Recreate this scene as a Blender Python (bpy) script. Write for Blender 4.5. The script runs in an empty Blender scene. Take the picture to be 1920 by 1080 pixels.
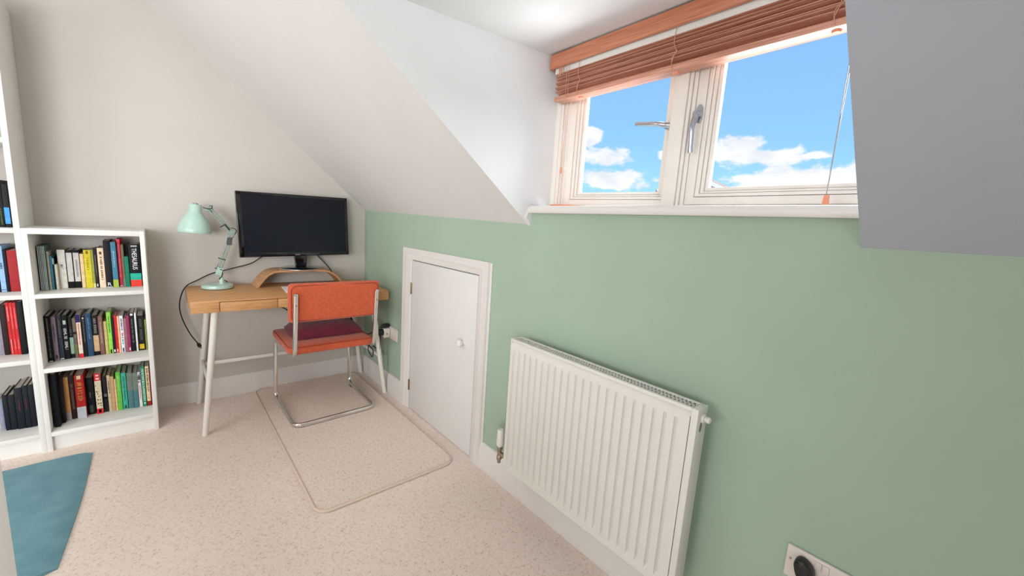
import bpy, bmesh, math, random
from mathutils import Vector, Matrix
random.seed(7)
sc = bpy.context.scene
col = sc.collection
PI = math.pi
# ------------------------------------------------------------------ materials
def s2l(c):
    o = []
    for v in c[:3]:
        v = v / 255.0
        o.append(v / 12.92 if v <= 0.04045 else ((v + 0.055) / 1.055) ** 2.4)
    return (o[0], o[1], o[2], 1.0)
_mats = {}
def mat(name, c, rough=0.5, metal=0.0, var=0.06, scale=40.0, bump=0.0, bscale=None, sheen=0.0, coat=0.0,
        stretch=None, c2=None, ramp=(0.35, 0.65), spec=0.5, detail=4.0):
    if name in _mats: return _mats[name]
    m = bpy.data.materials.new(name); m.use_nodes = True
    nt = m.node_tree; N = nt.nodes; L = nt.links
    b = N['Principled BSDF']
    b.inputs['Roughness'].default_value = rough; b.inputs['Metallic'].default_value = metal
    b.inputs['Specular IOR Level'].default_value = spec
    if sheen: b.inputs['Sheen Weight'].default_value = sheen
    if coat: b.inputs['Coat Weight'].default_value = coat
    tc = N.new('ShaderNodeTexCoord'); mp = N.new('ShaderNodeMapping')
    if stretch: mp.inputs['Scale'].default_value = stretch
    L.new(tc.outputs['Object'], mp.inputs['Vector'])
    no = N.new('ShaderNodeTexNoise'); no.inputs['Scale'].default_value = scale; no.inputs['Detail'].default_value = detail
    L.new(mp.outputs['Vector'], no.inputs['Vector'])
    cr = N.new('ShaderNodeValToRGB')
    a = s2l(c)
    if c2 is None:
        k0, k1 = 1 - var, 1 + var
        A = tuple(x * k0 for x in a[:3]) + (1,); B = tuple(min(1, x * k1) for x in a[:3]) + (1,)
    else:
        A, B = a, s2l(c2)
    cr.color_ramp.elements[0].position = ramp[0]; cr.color_ramp.elements[0].color = A
    cr.color_ramp.elements[1].position = ramp[1]; cr.color_ramp.elements[1].color = B
    L.new(no.outputs['Fac'], cr.inputs['Fac']); L.new(cr.outputs['Color'], b.inputs['Base Color'])
    if bump:
        n2 = N.new('ShaderNodeTexNoise'); n2.inputs['Scale'].default_value = bscale or scale; n2.inputs['Detail'].default_value = 3
        L.new(mp.outputs['Vector'], n2.inputs['Vector'])
        bp = N.new('ShaderNodeBump'); bp.inputs['Strength'].default_value = bump; bp.inputs['Distance'].default_value = 0.004
        L.new(n2.outputs['Fac'], bp.inputs['Height']); L.new(bp.outputs['Normal'], b.inputs['Normal'])
    _mats[name] = m
    return m
def book_mat(c):
    return mat('book_%d_%d_%d' % tuple(c), tuple(int(v * (0.72 if max(c) < 70 else 1.0)) for v in c), 0.6, var=0.10, scale=60, spec=0.25)
M = {}
M['white_wall'] = mat('white_wall_paint', (201, 194, 186), 0.85, var=0.012, scale=6, bump=0.04, bscale=220)
M['dormer_white'] = mat('dormer_white_paint', (228, 228, 228), 0.8, var=0.01, scale=6, bump=0.03, bscale=200)
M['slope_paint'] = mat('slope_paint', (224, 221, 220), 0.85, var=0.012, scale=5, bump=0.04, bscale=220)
M['slope_shaded'] = mat('slope_shaded_paint', (182, 186, 197), 0.85, var=0.012, scale=5, bump=0.04, bscale=220)  # same slope paint, with the right side's bluish shade put into the colour
M['green'] = mat('sage_green_paint', (163, 184, 163), 0.8, var=0.02, scale=4, bump=0.05, bscale=240)
M['trim'] = mat('white_gloss_trim', (226, 221, 217), 0.4, var=0.01, scale=8)
M['door'] = mat('door_white_paint', (222, 219, 217), 0.5, var=0.015, scale=5)
M['furn'] = mat('white_laminate', (228, 226, 221), 0.5, var=0.015, scale=10)
M['furn_back'] = mat('white_backboard', (190, 184, 178), 0.7, var=0.02, scale=10)
M['frame'] = mat('cream_window_paint', (240, 233, 225), 0.45, var=0.02, scale=12)
M['rad'] = mat('radiator_enamel', (226, 222, 215), 0.4, var=0.01, scale=8)
M['rad_dark'] = mat('radiator_inside', (120, 126, 118), 0.7, var=0.05)
M['oak'] = mat('oak_veneer', (186, 132, 84), 0.5, scale=9, stretch=(1.2, 14, 14), c2=(214, 164, 112), ramp=(0.3, 0.7), bump=0.05, bscale=30)
M['oak2'] = mat('oak_bentwood', (176, 124, 82), 0.45, scale=9, stretch=(14, 1.2, 14), c2=(204, 154, 108), ramp=(0.3, 0.7))
M['gap_shade'] = mat('oak_gap_shadow', (96, 58, 34), 0.7)
M['blind'] = mat('blind_wood', (184, 122, 98), 0.38, scale=9, stretch=(16, 0.8, 30), c2=(224, 166, 142), ramp=(0.3, 0.7))
M['valance'] = mat('valance_wood', (182, 106, 76), 0.4, scale=8, stretch=(16, 0.9, 40), c2=(216, 146, 112), ramp=(0.3, 0.7))
M['cordm'] = mat('blind_cord', (206, 150, 126), 0.8)
M['peach_wood'] = mat('peach_wood', (232, 150, 118), 0.5)
M['chrome'] = mat('chrome', (225, 224, 222), 0.13, 1.0, var=0.02)
M['nickel'] = mat('brushed_steel', (178, 182, 190), 0.25, 1.0, var=0.03)
M['valve_metal'] = mat('valve_metal', (176, 160, 146), 0.3, 1.0, var=0.05)
M['brass'] = mat('brass', (168, 140, 108), 0.4, 1.0, var=0.1)
M['orange'] = mat('orange_corduroy', (190, 80, 46), 0.9, scale=75, c2=(206, 94, 58), ramp=(0.3, 0.7), bump=0.25, bscale=320, sheen=0.25)
M['orange_pipe'] = mat('orange_piping', (158, 58, 32), 0.9, sheen=0.2)
M['maroon'] = mat('maroon_fabric', (96, 22, 42), 0.95, scale=30, c2=(116, 30, 52), bump=0.2, bscale=300, sheen=0.2)
M['black'] = mat('black_plastic', (26, 26, 30), 0.35, var=0.1)
M['gloss_black'] = mat('gloss_black_plastic', (10, 11, 18), 0.10, var=0.1, coat=0.4)
M['screen'] = mat('screen_glass', (15, 19, 31), 0.30, var=0.06, spec=0.3)
M['silver'] = mat('silver_rim', (190, 190, 192), 0.3, 0.6)
M['cable'] = mat('black_cable', (24, 18, 22), 0.5)
M['mint'] = mat('mint_enamel', (178, 208, 194), 0.28, var=0.02, coat=0.3)
M['mint_dark'] = mat('mint_arm_enamel', (138, 158, 146), 0.35, var=0.05)
M['legs'] = mat('white_powder_coat', (234, 229, 221), 0.4, var=0.01)
M['plastic'] = mat('white_socket_plastic', (222, 212, 204), 0.35, var=0.01)
M['grey_tag'] = mat('dark_grey_tag', (78, 76, 76), 0.6, var=0.2)
M['paper'] = mat('white_paper', (236, 234, 232), 0.8, var=0.01)
M['teal'] = mat('teal_felt', (98, 146, 158), 0.95, scale=14, c2=(112, 158, 170), bump=0.25, bscale=260, sheen=0.1)
M['pages'] = mat('book_pages', (206, 192, 176), 0.8, scale=4, stretch=(300, 1, 1), c2=(226, 214, 200))
M['brick'] = mat('roof_tiles', (222, 180, 170), 0.8, scale=3, c2=(236, 200, 190))
M['render_white'] = mat('white_render', (248, 246, 244), 0.8, var=0.02)
# carpet: fine mottled pile
def carpet(name, base, dark, light, scale):
    m = bpy.data.materials.new(name); m.use_nodes = True
    N = m.node_tree.nodes; L = m.node_tree.links; b = N['Principled BSDF']
    b.inputs['Roughness'].default_value = 0.95; b.inputs['Sheen Weight'].default_value = 0.1
    b.inputs['Specular IOR Level'].default_value = 0.15
    tc = N.new('ShaderNodeTexCoord')
    n1 = N.new('ShaderNodeTexNoise'); n1.inputs['Scale'].default_value = scale; n1.inputs['Detail'].default_value = 5; n1.inputs['Roughness'].default_value = 0.7
    n2 = N.new('ShaderNodeTexNoise'); n2.inputs['Scale'].default_value = 2.2; n2.inputs['Detail'].default_value = 2
    L.new(tc.outputs['Object'], n1.inputs['Vector']); L.new(tc.outputs['Object'], n2.inputs['Vector'])
    cr = N.new('ShaderNodeValToRGB'); e = cr.color_ramp.elements
    e[0].position = 0.30; e[0].color = s2l(dark); e[1].position = 0.72; e[1].color = s2l(light)
    k = e.new(0.44); k.color = s2l(base)
    L.new(n1.outputs['Fac'], cr.inputs['Fac'])
    c2 = N.new('ShaderNodeValToRGB'); c2.color_ramp.elements[0].color = (0.93, 0.93, 0.93, 1); c2.color_ramp.elements[1].color = (1.04, 1.04, 1.04, 1)
    L.new(n2.outputs['Fac'], c2.inputs['Fac'])
    mx = N.new('ShaderNodeMix'); mx.data_type = 'RGBA'; mx.blend_type = 'MULTIPLY'; mx.inputs['Factor'].default_value = 1
    L.new(cr.outputs['Color'], mx.inputs[6]); L.new(c2.outputs['Color'], mx.inputs[7]); L.new(mx.outputs[2], b.inputs['Base Color'])
    bp = N.new('ShaderNodeBump'); bp.inputs['Strength'].default_value = 0.5; bp.inputs['Distance'].default_value = 0.006
    L.new(n1.outputs['Fac'], bp.inputs['Height']); L.new(bp.outputs['Normal'], b.inputs['Normal'])
    return m
M['carpet'] = carpet('beige_carpet', (241, 223, 211), (190, 168, 153), (248, 235, 226), 110)
M['mat_carpet'] = carpet('beige_mat_pile', (237, 219, 205), (190, 168, 152), (246, 232, 222), 85)
M['mat_edge'] = mat('beige_binding', (218, 196, 180), 0.9, var=0.04)
# thin window glass: mostly transparent with a faint reflection
g = bpy.data.materials.new('window_glass'); g.use_nodes = True
N = g.node_tree.nodes; L = g.node_tree.links; N.remove(N['Principled BSDF'])
tr = N.new('ShaderNodeBsdfTransparent'); gl = N.new('ShaderNodeBsdfGlossy'); gl.inputs['Roughness'].default_value = 0.02
ly = N.new('ShaderNodeLayerWeight'); ly.inputs['Blend'].default_value = 0.12
mm = N.new('ShaderNodeMath'); mm.operation = 'MULTIPLY'; mm.inputs[1].default_value = 0.5
mx = N.new('ShaderNodeMixShader')
L.new(ly.outputs['Fresnel'], mm.inputs[0]); L.new(mm.outputs[0], mx.inputs[0])
L.new(tr.outputs[0], mx.inputs[1]); L.new(gl.outputs[0], mx.inputs[2]); L.new(mx.outputs[0], N['Material Output'].inputs[0])
M['glass'] = g

# ------------------------------------------------------------------ mesh builder
class MB:
    def __init__(s): s.bm = bmesh.new()
    def _merge(s, t, mi=0, smooth=False):
        for f in t.faces: f.material_index = mi; f.smooth = smooth
        me = bpy.data.meshes.new('tmp'); t.to_mesh(me); t.free(); s.bm.from_mesh(me); bpy.data.meshes.remove(me)
    def box(s, a, b, bev=0.0, mi=0, seg=2, rot=None, piv=None):
        t = bmesh.new(); bmesh.ops.create_cube(t, size=1.0)
        a, b = Vector(a), Vector(b)
        for v in t.verts: v.co = Vector([(a[i] + b[i]) / 2 + v.co[i] * abs(b[i] - a[i]) for i in range(3)])
        if bev: bmesh.ops.bevel(t, geom=t.edges[:], offset=min(bev, 0.49 * min(abs(b[i] - a[i]) for i in range(3))), segments=seg, affect='EDGES', profile=0.5)
        if rot is not None: bmesh.ops.rotate(t, verts=t.verts[:], cent=Vector(piv) if piv is not None else (a + b) / 2, matrix=rot)
        s._merge(t, mi, bool(bev) and seg > 1); return s
    def tube(s, pts, r, seg=14, mi=0, closed=False, caps=True):
        pts = [Vector(p) for p in pts]; n = len(pts); t = bmesh.new(); rings = []
        rr = r if isinstance(r, (list, tuple)) else [r] * n
        prev = None
        for i, p in enumerate(pts):
            if closed: d = (pts[(i + 1) % n] - pts[i - 1])
            else: d = (pts[min(i + 1, n - 1)] - pts[max(i - 1, 0)])
            d.normalize()
            if prev is None:
                up = Vector((0, 0, 1)) if abs(d.z) < 0.9 else Vector((0, 1, 0))
                u = d.cross(up).normalized()
            else:
                u = (prev - d * prev.dot(d)).normalized()
            prev = u; w = d.cross(u)
            rings.append([t.verts.new(p + (u * math.cos(2 * PI * k / seg) + w * math.sin(2 * PI * k / seg)) * rr[i]) for k in range(seg)])
        m = n if closed else n - 1
        for i in range(m):
            A, B = rings[i], rings[(i + 1) % n]
            for k in range(seg): t.faces.new((A[k], A[(k + 1) % seg], B[(k + 1) % seg], B[k]))
        if caps and not closed:
            t.faces.new(rings[0][::-1]); t.faces.new(rings[-1])
        bmesh.ops.recalc_face_normals(t, faces=t.faces[:])
        s._merge(t, mi, True); return s
    def lathe(s, prof, c=(0, 0, 0), seg=40, mi=0, rot=None):
        t = bmesh.new(); rings = []
        for r, z in prof:
            rings.append([t.verts.new((max(r, 1e-5) * math.cos(2 * PI * k / seg), max(r, 1e-5) * math.sin(2 * PI * k / seg), z)) for k in range(seg)])
        for i in range(len(rings) - 1):
            for k in range(seg): t.faces.new((rings[i][k], rings[i][(k + 1) % seg], rings[i + 1][(k + 1) % seg], rings[i + 1][k]))
        bmesh.ops.remove_doubles(t, verts=t.verts[:], dist=2e-5)
        bmesh.ops.recalc_face_normals(t, faces=t.faces[:])
        if rot is not None: bmesh.ops.rotate(t, verts=t.verts[:], cent=(0, 0, 0), matrix=rot)
        bmesh.ops.translate(t, verts=t.verts[:], vec=c)
        s._merge(t, mi, True); return s
    def poly(s, pts, mi=0):
        t = bmesh.new(); t.faces.new([t.verts.new(p) for p in pts]); s._merge(t, mi); return s
    def prism(s, pts, vec, mi=0, smooth=False, bev=0.0):
        t = bmesh.new(); vec = Vector(vec); n = len(pts)
        A = [t.verts.new(p) for p in pts]; B = [t.verts.new(Vector(p) + vec) for p in pts]
        t.faces.new(A); t.faces.new(B[::-1])
        for i in range(n): t.faces.new((A[i], B[i], B[(i + 1) % n], A[(i + 1) % n]))
        bmesh.ops.recalc_face_normals(t, faces=t.faces[:])
        if bev: bmesh.ops.bevel(t, geom=t.edges[:], offset=bev, segments=2, affect='EDGES', profile=0.5)
        s._merge(t, mi, smooth); return s
    def ring(s, y0, y1, z0, z1, w, x0, x1, bev=0.001, wb=None):
        wb = wb or w
        s.box((x0, y0, z0), (x1, y0 - w, z1), bev); s.box((x0, y1 + w, z0), (x1, y1, z1), bev)
        s.box((x0, y0 - w, z0), (x1, y1 + w, z0 + wb), bev); s.box((x0, y0 - w, z1 - w), (x1, y1 + w, z1), bev); return s
    def xf(s, fn):
        for v in s.bm.verts: v.co = Vector(fn(v.co)) 
        return s
    def build(s, name, mats, parent=None, auto=40):
        me = bpy.data.meshes.new(name)
        off = Vector((0, 0, 0))
        if parent is not None: off = Vector(OFF.get(parent.name, (0, 0, 0)))
        elif len(s.bm.verts):
            lo = [min(v.co[i] for v in s.bm.verts) for i in range(3)]; hi = [max(v.co[i] for v in s.bm.verts) for i in range(3)]
            off = Vector(((lo[0] + hi[0]) / 2, (lo[1] + hi[1]) / 2, lo[2]))
        bmesh.ops.translate(s.bm, verts=s.bm.verts[:], vec=-off)
        s.bm.to_mesh(me); s.bm.free()
        for m in (mats if isinstance(mats, (list, tuple)) else [mats]): me.materials.append(m)
        o = bpy.data.objects.new(name, me); col.objects.link(o)
        if parent is not None: o.parent = parent
        else: o.location = off
        OFF[o.name] = tuple(off)
        if auto:
            try: me.set_sharp_from_angle(angle=math.radians(auto))
            except Exception: pass
        return o
OFF = {}
def tag(o, label, cat, group=None):
    o['label'] = label; o['category'] = cat
    if group: o['group'] = group
    return o
def struct(o): o['kind'] = 'structure'; return o
def thing(name, label, cat, loc, group=None):
    o = bpy.data.objects.new(name, None); col.objects.link(o); o.location = loc; o.empty_display_size = 0.05
    OFF[o.name] = tuple(loc); return tag(o, label, cat, group)
def bez(pts, n=10):
    """Catmull-Rom through the points"""
    P = [Vector(p) for p in pts]; P = [P[0] * 2 - P[1]] + P + [P[-1] * 2 - P[-2]]; o = []
    for i in range(1, len(P) - 2):
        for k in range(n):
            t = k / n; a, b, c, d = P[i - 1], P[i], P[i + 1], P[i + 2]
            o.append(0.5 * ((2 * b) + (c - a) * t + (2 * a - 5 * b + 4 * c - d) * t * t + (3 * b - a - 3 * c + d) * t ** 3))
    o.append(P[-2]); return o
def fillet(pts, r, n=6, closed=False):
    """round the corners of a polyline"""
    P = [Vector(p) for p in pts]; o = []; N_ = len(P)
    for i, p in enumerate(P):
        if not closed and i in (0, N_ - 1): o.append(p); continue
        a, b = P[i - 1], P[(i + 1) % N_]
        da, db = (a - p), (b - p); ra = min(r, da.length * 0.49, db.length * 0.49)
        p0 = p + da.normalized() * ra; p1 = p + db.normalized() * ra
        for k in range(n + 1):
            t = k / n; o.append(p0 * (1 - t) ** 2 + p * 2 * t * (1 - t) + p1 * t * t)
    return o
def lettering(txt, size, thick=0.0003):
    cu = bpy.data.curves.new('txt', 'FONT'); cu.body = txt; cu.size = size; cu.align_x = 'CENTER'; cu.align_y = 'CENTER'; cu.extrude = thick; cu.resolution_u = 3
    o = bpy.data.objects.new('txt', cu); col.objects.link(o)
    dg = bpy.context.evaluated_depsgraph_get(); me = bpy.data.meshes.new_from_object(o.evaluated_get(dg))
    bpy.data.objects.remove(o); b = bmesh.new(); b.from_mesh(me); bpy.data.meshes.remove(me); return b
def tilt(p): return (p[0], p[1], p[2] + 0.0105 * (-1.8 - p[1]))   # the dormer head and sill run very slightly out of level
RX = lambda a: Matrix.Rotation(a, 3, 'X')
RY = lambda a: Matrix.Rotation(a, 3, 'Y')
RZ = lambda a: Matrix.Rotation(a, 3, 'Z')
BOOKS = [
('A', -1.6003, -1.5957, -0.1759, 0.211, (92, 120, 122), 'pale teal edged thin booklet, first from the left on top shelf of low bookcase', [(0.005, 0.995, (206, 214, 210), 0.5)], [], 0.15, 'booklet', 'booklet'),
('A', -1.5951, -1.5905, -0.1777, 0.2112, (92, 120, 122), 'pale teal edged thin booklet, second from the left on top shelf of low bookcase', [(0.005, 0.995, (206, 214, 210), 0.5)], [], 0.15, 'booklet', 'booklet'),
('A', -1.5898, -1.5852, -0.1796, 0.2115, (92, 120, 122), 'pale teal edged thin booklet, third from the left on top shelf of low bookcase', [(0.005, 0.995, (206, 214, 210), 0.5)], [], 0.15, 'booklet', 'booklet'),
('A', -1.5846, -1.5799, -0.1814, 0.2117, (92, 120, 122), 'pale teal edged thin booklet, fourth from the left on top shelf of low bookcase', [(0.005, 0.995, (206, 214, 210), 0.5)], [], 0.15, 'booklet', 'booklet'),
('A', -1.5793, -1.5759, -0.1833, 0.2119, (92, 120, 122), 'pale teal edged thin booklet, fifth and last of the row on low bookcase', [(0.005, 0.995, (206, 214, 210), 0.5)], [], 0.15, 'booklet', 'booklet'),
('A', -1.5751, -1.5679, -0.1617, 0.1826, (200, 190, 170), 'slim cream booklet standing right after the teal edged booklets', [], [], 0.15, 'booklet', 'booklet'),
('A', -1.5672, -1.5594, -0.1568, 0.1619, (66, 132, 152), 'slim teal blue paperback left of a navy one, top shelf of low bookcase', [], [], 0.15, 'book', 'book'),
('A', -1.5587, -1.5535, -0.1593, 0.152, (28, 44, 66), 'very slim navy paperback beside the teal blue one, top shelf of low bookcase', [(0.8, 1, (150, 190, 195))], [], 0.15, 'book', 'book'),
('A', -1.5527, -1.545, -0.1619, 0.1215, (215, 212, 195), 'short slim cream paperback, lowest on the top shelf of low bookcase', [], [], 0.15, 'book', 'book'),
('A', -1.5442, -1.5187, -0.1357, 0.1894, (218, 214, 206), 'thick plain white book with small dark lettering half way up its spine', [], [('glyph', (60, 60, 65), 0.5, 0.62, 0.3)], 0.15, 'book', 'book'),
('A', -1.5179, -1.4955, -0.1275, 0.1876, (22, 22, 28), 'black bordered white spined book, left one of the pair', [(0.17, 0.93, (212, 210, 208), 0.85)], [], 0.15, 'book', 'book'),
('A', -1.4947, -1.4719, -0.127, 0.1877, (22, 22, 28), 'black bordered white spined book, right one of the pair beside the peach spine', [(0.17, 0.93, (212, 208, 205), 0.85)], [('lines', (150, 140, 140), 0.3, 0.75, 0.3)], 0.15, 'book', 'book'),
('A', -1.4693, -1.4565, -0.1422, 0.1708, (236, 206, 165), 'slim peach book left of the bright yellow book', [], [], 0.15, 'book', 'book'),
('A', -1.4548, -1.4306, -0.149, 0.19, (216, 200, 52), 'bright yellow thick paperback with faint lettering, top shelf of low bookcase', [(0.9, 0.98, (140, 95, 35), 0.35)], [('lines', (165, 145, 40), 0.45, 0.8, 0.3)], 0.15, 'book', 'book'),
('A', -1.4299, -1.4212, -0.1497, 0.1929, (150, 158, 72), 'slim olive green book right of the yellow book', [(0, 0.12, (210, 205, 140))], [], 0.15, 'book', 'book'),
('A', -1.4206, -1.4098, -0.1481, 0.1955, (52, 40, 52), 'slim dark plum book with white mark at its foot, top shelf of low bookcase', [(0.03, 0.1, (220, 220, 220), 0.4)], [('lines', (120, 105, 120), 0.3, 0.85, 0.35)], 0.15, 'book', 'book'),
('A', -1.4062, -1.3837, -0.1599, 0.202, (236, 210, 180), 'wide cream book with a small dark emblem and lettering, left of the tall black book', [(0.84, 0.91, (90, 75, 70), 0.4)], [('lines', (130, 110, 100), 0.2, 0.78, 0.35)], 0.15, 'book', 'book'),
('A', -1.3829, -1.3585, -0.1595, 0.2371, (34, 30, 38), 'tall black book with a white letter R at the foot of its spine', [(0.005, 0.02, (225, 225, 225), 0.9)], [('R', (235, 235, 235), 0.04, 0.11, 1.0)], 0.15, 'book', 'book'),
('A', -1.3568, -1.3378, -0.1638, 0.2326, (70, 125, 150), 'tall blue book with a lime green foot, top shelf of low bookcase', [(0, 0.175, (165, 178, 70))], [('lines', (150, 180, 200), 0.45, 0.8, 0.3)], 0.15, 'book', 'book'),
('A', -1.3352, -1.3226, -0.1436, 0.2464, (228, 62, 84), 'tall slim pinkish red book, tallest on the top shelf of low bookcase', [(0.01, 0.03, (240, 220, 220), 0.8)], [('lines', (250, 140, 150), 0.2, 0.9, 0.3)], 0.15, 'book', 'book'),
('A', -1.321, -1.3109, -0.1478, 0.2183, (122, 104, 84), 'slim brown book between the pinkish red book and the green book', [(0, 0.2, (110, 125, 110))], [], 0.15, 'book', 'book'),
('A', -1.3098, -1.295, -0.154, 0.1584, (20, 122, 92), 'short green book left of the black reference book', [], [], 0.15, 'book', 'book'),
('A', -1.2924, -1.2495, -0.1499, 0.2234, (16, 20, 26), 'thick black reference book lettered THESAURUS with teal and red bands', [(0, 0.155, (222, 62, 48)), (0.155, 0.31, (40, 170, 145))], [('THESAURUS', (240, 240, 240), 0.4, 0.9, 0.44), ('lines', (170, 170, 170), 0.93, 0.97, 0.6)], 0.17, 'book', 'book'),
('B', -1.6023, -1.5854, -0.1839, 0.2297, (22, 22, 28), 'black book with grey lettering, leftmost on middle shelf of low bookcase', [(0.01, 0.03, (225, 225, 225), 0.8)], [('lines', (105, 110, 100), 0.1, 0.95, 0.35)], 0.15, 'book', 'book'),
('B', -1.5846, -1.5697, -0.1697, 0.2191, (150, 134, 144), 'mauve grey book, second on the middle shelf of low bookcase', [(0.05, 0.14, (70, 60, 70), 0.5)], [('lines', (95, 85, 100), 0.45, 0.85, 0.35)], 0.15, 'book', 'book'),
('B', -1.5689, -1.5534, -0.1545, 0.2248, (62, 68, 80), 'dark slate book with white foot line, third on middle shelf of low bookcase', [(0.01, 0.03, (230, 230, 230), 0.8)], [('lines', (110, 115, 120), 0.5, 0.9, 0.3)], 0.15, 'book', 'book'),
('B', -1.5519, -1.5329, -0.1565, 0.2233, (18, 18, 24), 'black book with large white lettering and a white moon spot, middle shelf', [(0.79, 0.88, (205, 205, 205), 0.5)], [('glyph', (225, 225, 220), 0.46, 0.7, 0.55), ('glyph', (225, 225, 220), 0.22, 0.4, 0.55)], 0.15, 'book', 'book'),
('B', -1.5321, -1.5178, -0.1481, 0.2117, (30, 32, 36), 'black book with a pale sage green panel low on its spine', [(0.1, 0.5, (150, 178, 160), 0.9)], [('lines', (80, 80, 85), 0.55, 0.75, 0.5)], 0.15, 'book', 'book'),
('B', -1.5161, -1.5048, -0.1565, 0.2039, (125, 108, 92), 'brown and moss green patterned book left of the navy topped white book', [(0.1, 0.33, (110, 118, 60), 0.8), (0.36, 0.5, (105, 90, 85), 0.8), (0.6, 0.66, (50, 40, 40), 0.9)], [], 0.15, 'book', 'book'),
('B', -1.5023, -1.4876, -0.1655, 0.2232, (240, 222, 205), 'white spined book with navy top and red foot, middle shelf of low bookcase', [(0.82, 1, (38, 36, 92)), (0, 0.1, (214, 48, 60))], [('lines', (210, 110, 80), 0.3, 0.8, 0.3)], 0.15, 'book', 'book'),
('B', -1.4857, -1.4716, -0.1561, 0.2114, (26, 28, 32), 'black book right of the navy topped white one', [(0.93, 0.97, (200, 200, 200), 0.4)], [('lines', (95, 105, 95), 0.35, 0.9, 0.3)], 0.15, 'book', 'book'),
('B', -1.471, -1.4513, -0.1567, 0.2235, (44, 72, 104), 'dark blue hardback, the only blue book on the middle shelf of low bookcase', [], [('lines', (90, 120, 150), 0.4, 0.9, 0.3)], 0.15, 'book', 'book'),
('B', -1.4505, -1.4287, -0.1497, 0.2116, (24, 24, 26), 'black book with a tan panel on the lower half of its spine', [(0.1, 0.5, (205, 170, 130), 0.92)], [('lines', (120, 115, 110), 0.55, 0.92, 0.5)], 0.15, 'book', 'book'),
('B', -1.4274, -1.4112, -0.1516, 0.2044, (126, 92, 84), 'dusty brown book with pale lettering, right of the tan panelled book', [], [('lines', (190, 160, 150), 0.3, 0.85, 0.25)], 0.15, 'book', 'book'),
('B', -1.4089, -1.397, -0.1511, 0.1753, (196, 178, 112), 'short khaki yellow book left of the lime green book', [], [], 0.15, 'book', 'book'),
('B', -1.3959, -1.3808, -0.1495, 0.2217, (150, 212, 84), 'lime green book, brightest green on the middle shelf of low bookcase', [(0.01, 0.1, (30, 60, 30), 0.4)], [('lines', (80, 130, 50), 0.5, 0.9, 0.4)], 0.15, 'book', 'book'),
('B', -1.38, -1.3712, -0.1466, 0.1932, (30, 42, 46), 'slim black and teal book between the lime green and the red book', [(0.03, 0.1, (230, 230, 230), 0.6)], [], 0.15, 'book', 'book'),
('B', -1.3705, -1.3593, -0.1427, 0.1998, (206, 40, 46), 'slim red book on the middle shelf of low bookcase', [(0.02, 0.1, (240, 170, 170), 0.5)], [], 0.15, 'book', 'book'),
('B', -1.3581, -1.3504, -0.1487, 0.1971, (240, 190, 150), 'very slim pale orange book right of the red one', [], [], 0.15, 'book', 'book'),
('B', -1.3488, -1.3352, -0.1506, 0.1992, (232, 230, 236), 'white book with stacked black, red and green lettering on middle shelf', [(0.01, 0.12, (50, 55, 90), 0.4)], [('lines', (70, 70, 80), 0.58, 0.92, 0.45), ('lines', (200, 60, 70), 0.4, 0.54, 0.5), ('lines', (70, 130, 120), 0.22, 0.36, 0.4)], 0.15, 'book', 'book'),
('B', -1.3344, -1.3219, -0.1533, 0.1839, (152, 102, 110), 'slim dusty pink book beside the magenta book', [], [], 0.15, 'book', 'book'),
('B', -1.3213, -1.312, -0.1547, 0.1975, (160, 42, 98), 'slim magenta book on the middle shelf of low bookcase', [(0.04, 0.12, (235, 220, 230), 0.5)], [], 0.15, 'book', 'book'),
('B', -1.3113, -1.2915, -0.1509, 0.2105, (30, 26, 34), 'black book with a small white label at the very top of its spine', [(0.93, 0.98, (235, 235, 235), 0.5)], [('lines', (95, 90, 90), 0.2, 0.85, 0.35)], 0.15, 'book', 'book'),
('B', -1.2906, -1.2835, -0.1621, 0.2115, (224, 222, 226), 'very slim white book right of the white labelled black book', [], [], 0.15, 'book', 'book'),
('B', -1.2819, -1.2565, -0.1501, 0.1926, (38, 38, 40), 'black book with a yellow sticker near the foot of its spine', [(0.04, 0.18, (222, 182, 40), 0.75)], [('lines', (75, 75, 72), 0.3, 0.9, 0.5)], 0.15, 'book', 'book'),
('B', -1.2543, -1.2465, -0.1447, 0.1679, (140, 150, 80), 'very slim yellow green book at the right end of the middle shelf', [], [], 0.15, 'book', 'book'),
('C', -1.5996, -1.5804, -0.2363, 0.2714, (22, 24, 38), 'black and navy book, leftmost on bottom shelf of low bookcase', [], [], 0.15, 'book', 'book'),
('C', -1.5796, -1.5682, -0.1948, 0.251, (52, 52, 52), 'dark grey speckled book, second on the bottom shelf of low bookcase', [(0, 0.2, (24, 24, 28))], [], 0.15, 'book', 'book'),
('C', -1.5675, -1.5502, -0.1684, 0.226, (206, 148, 92), 'tan orange hardback with grey foot, bottom shelf of low bookcase', [(0, 0.18, (165, 155, 150))], [], 0.15, 'book', 'book'),
('C', -1.549, -1.5315, -0.1643, 0.231, (58, 30, 30), 'dark maroon brown book left of the red book with gold lettering', [], [('lines', (110, 75, 60), 0.2, 0.8, 0.5)], 0.15, 'book', 'book'),
('C', -1.528, -1.4963, -0.1795, 0.2304, (176, 34, 32), 'wide dark red book with gold lettering and pale grey foot', [(0, 0.27, (188, 192, 198)), (0.91, 0.99, (225, 205, 160), 0.45)], [('glyph', (222, 150, 70), 0.42, 0.84, 0.5)], 0.15, 'book', 'book'),
('C', -1.4951, -1.4675, -0.1463, 0.2013, (20, 26, 26), 'wide black green book with faint silver marks, right of the wide red book', [(0.45, 0.6, (90, 95, 90), 0.15), (0.05, 0.25, (60, 75, 70), 0.5)], [], 0.15, 'book', 'book'),
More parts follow.
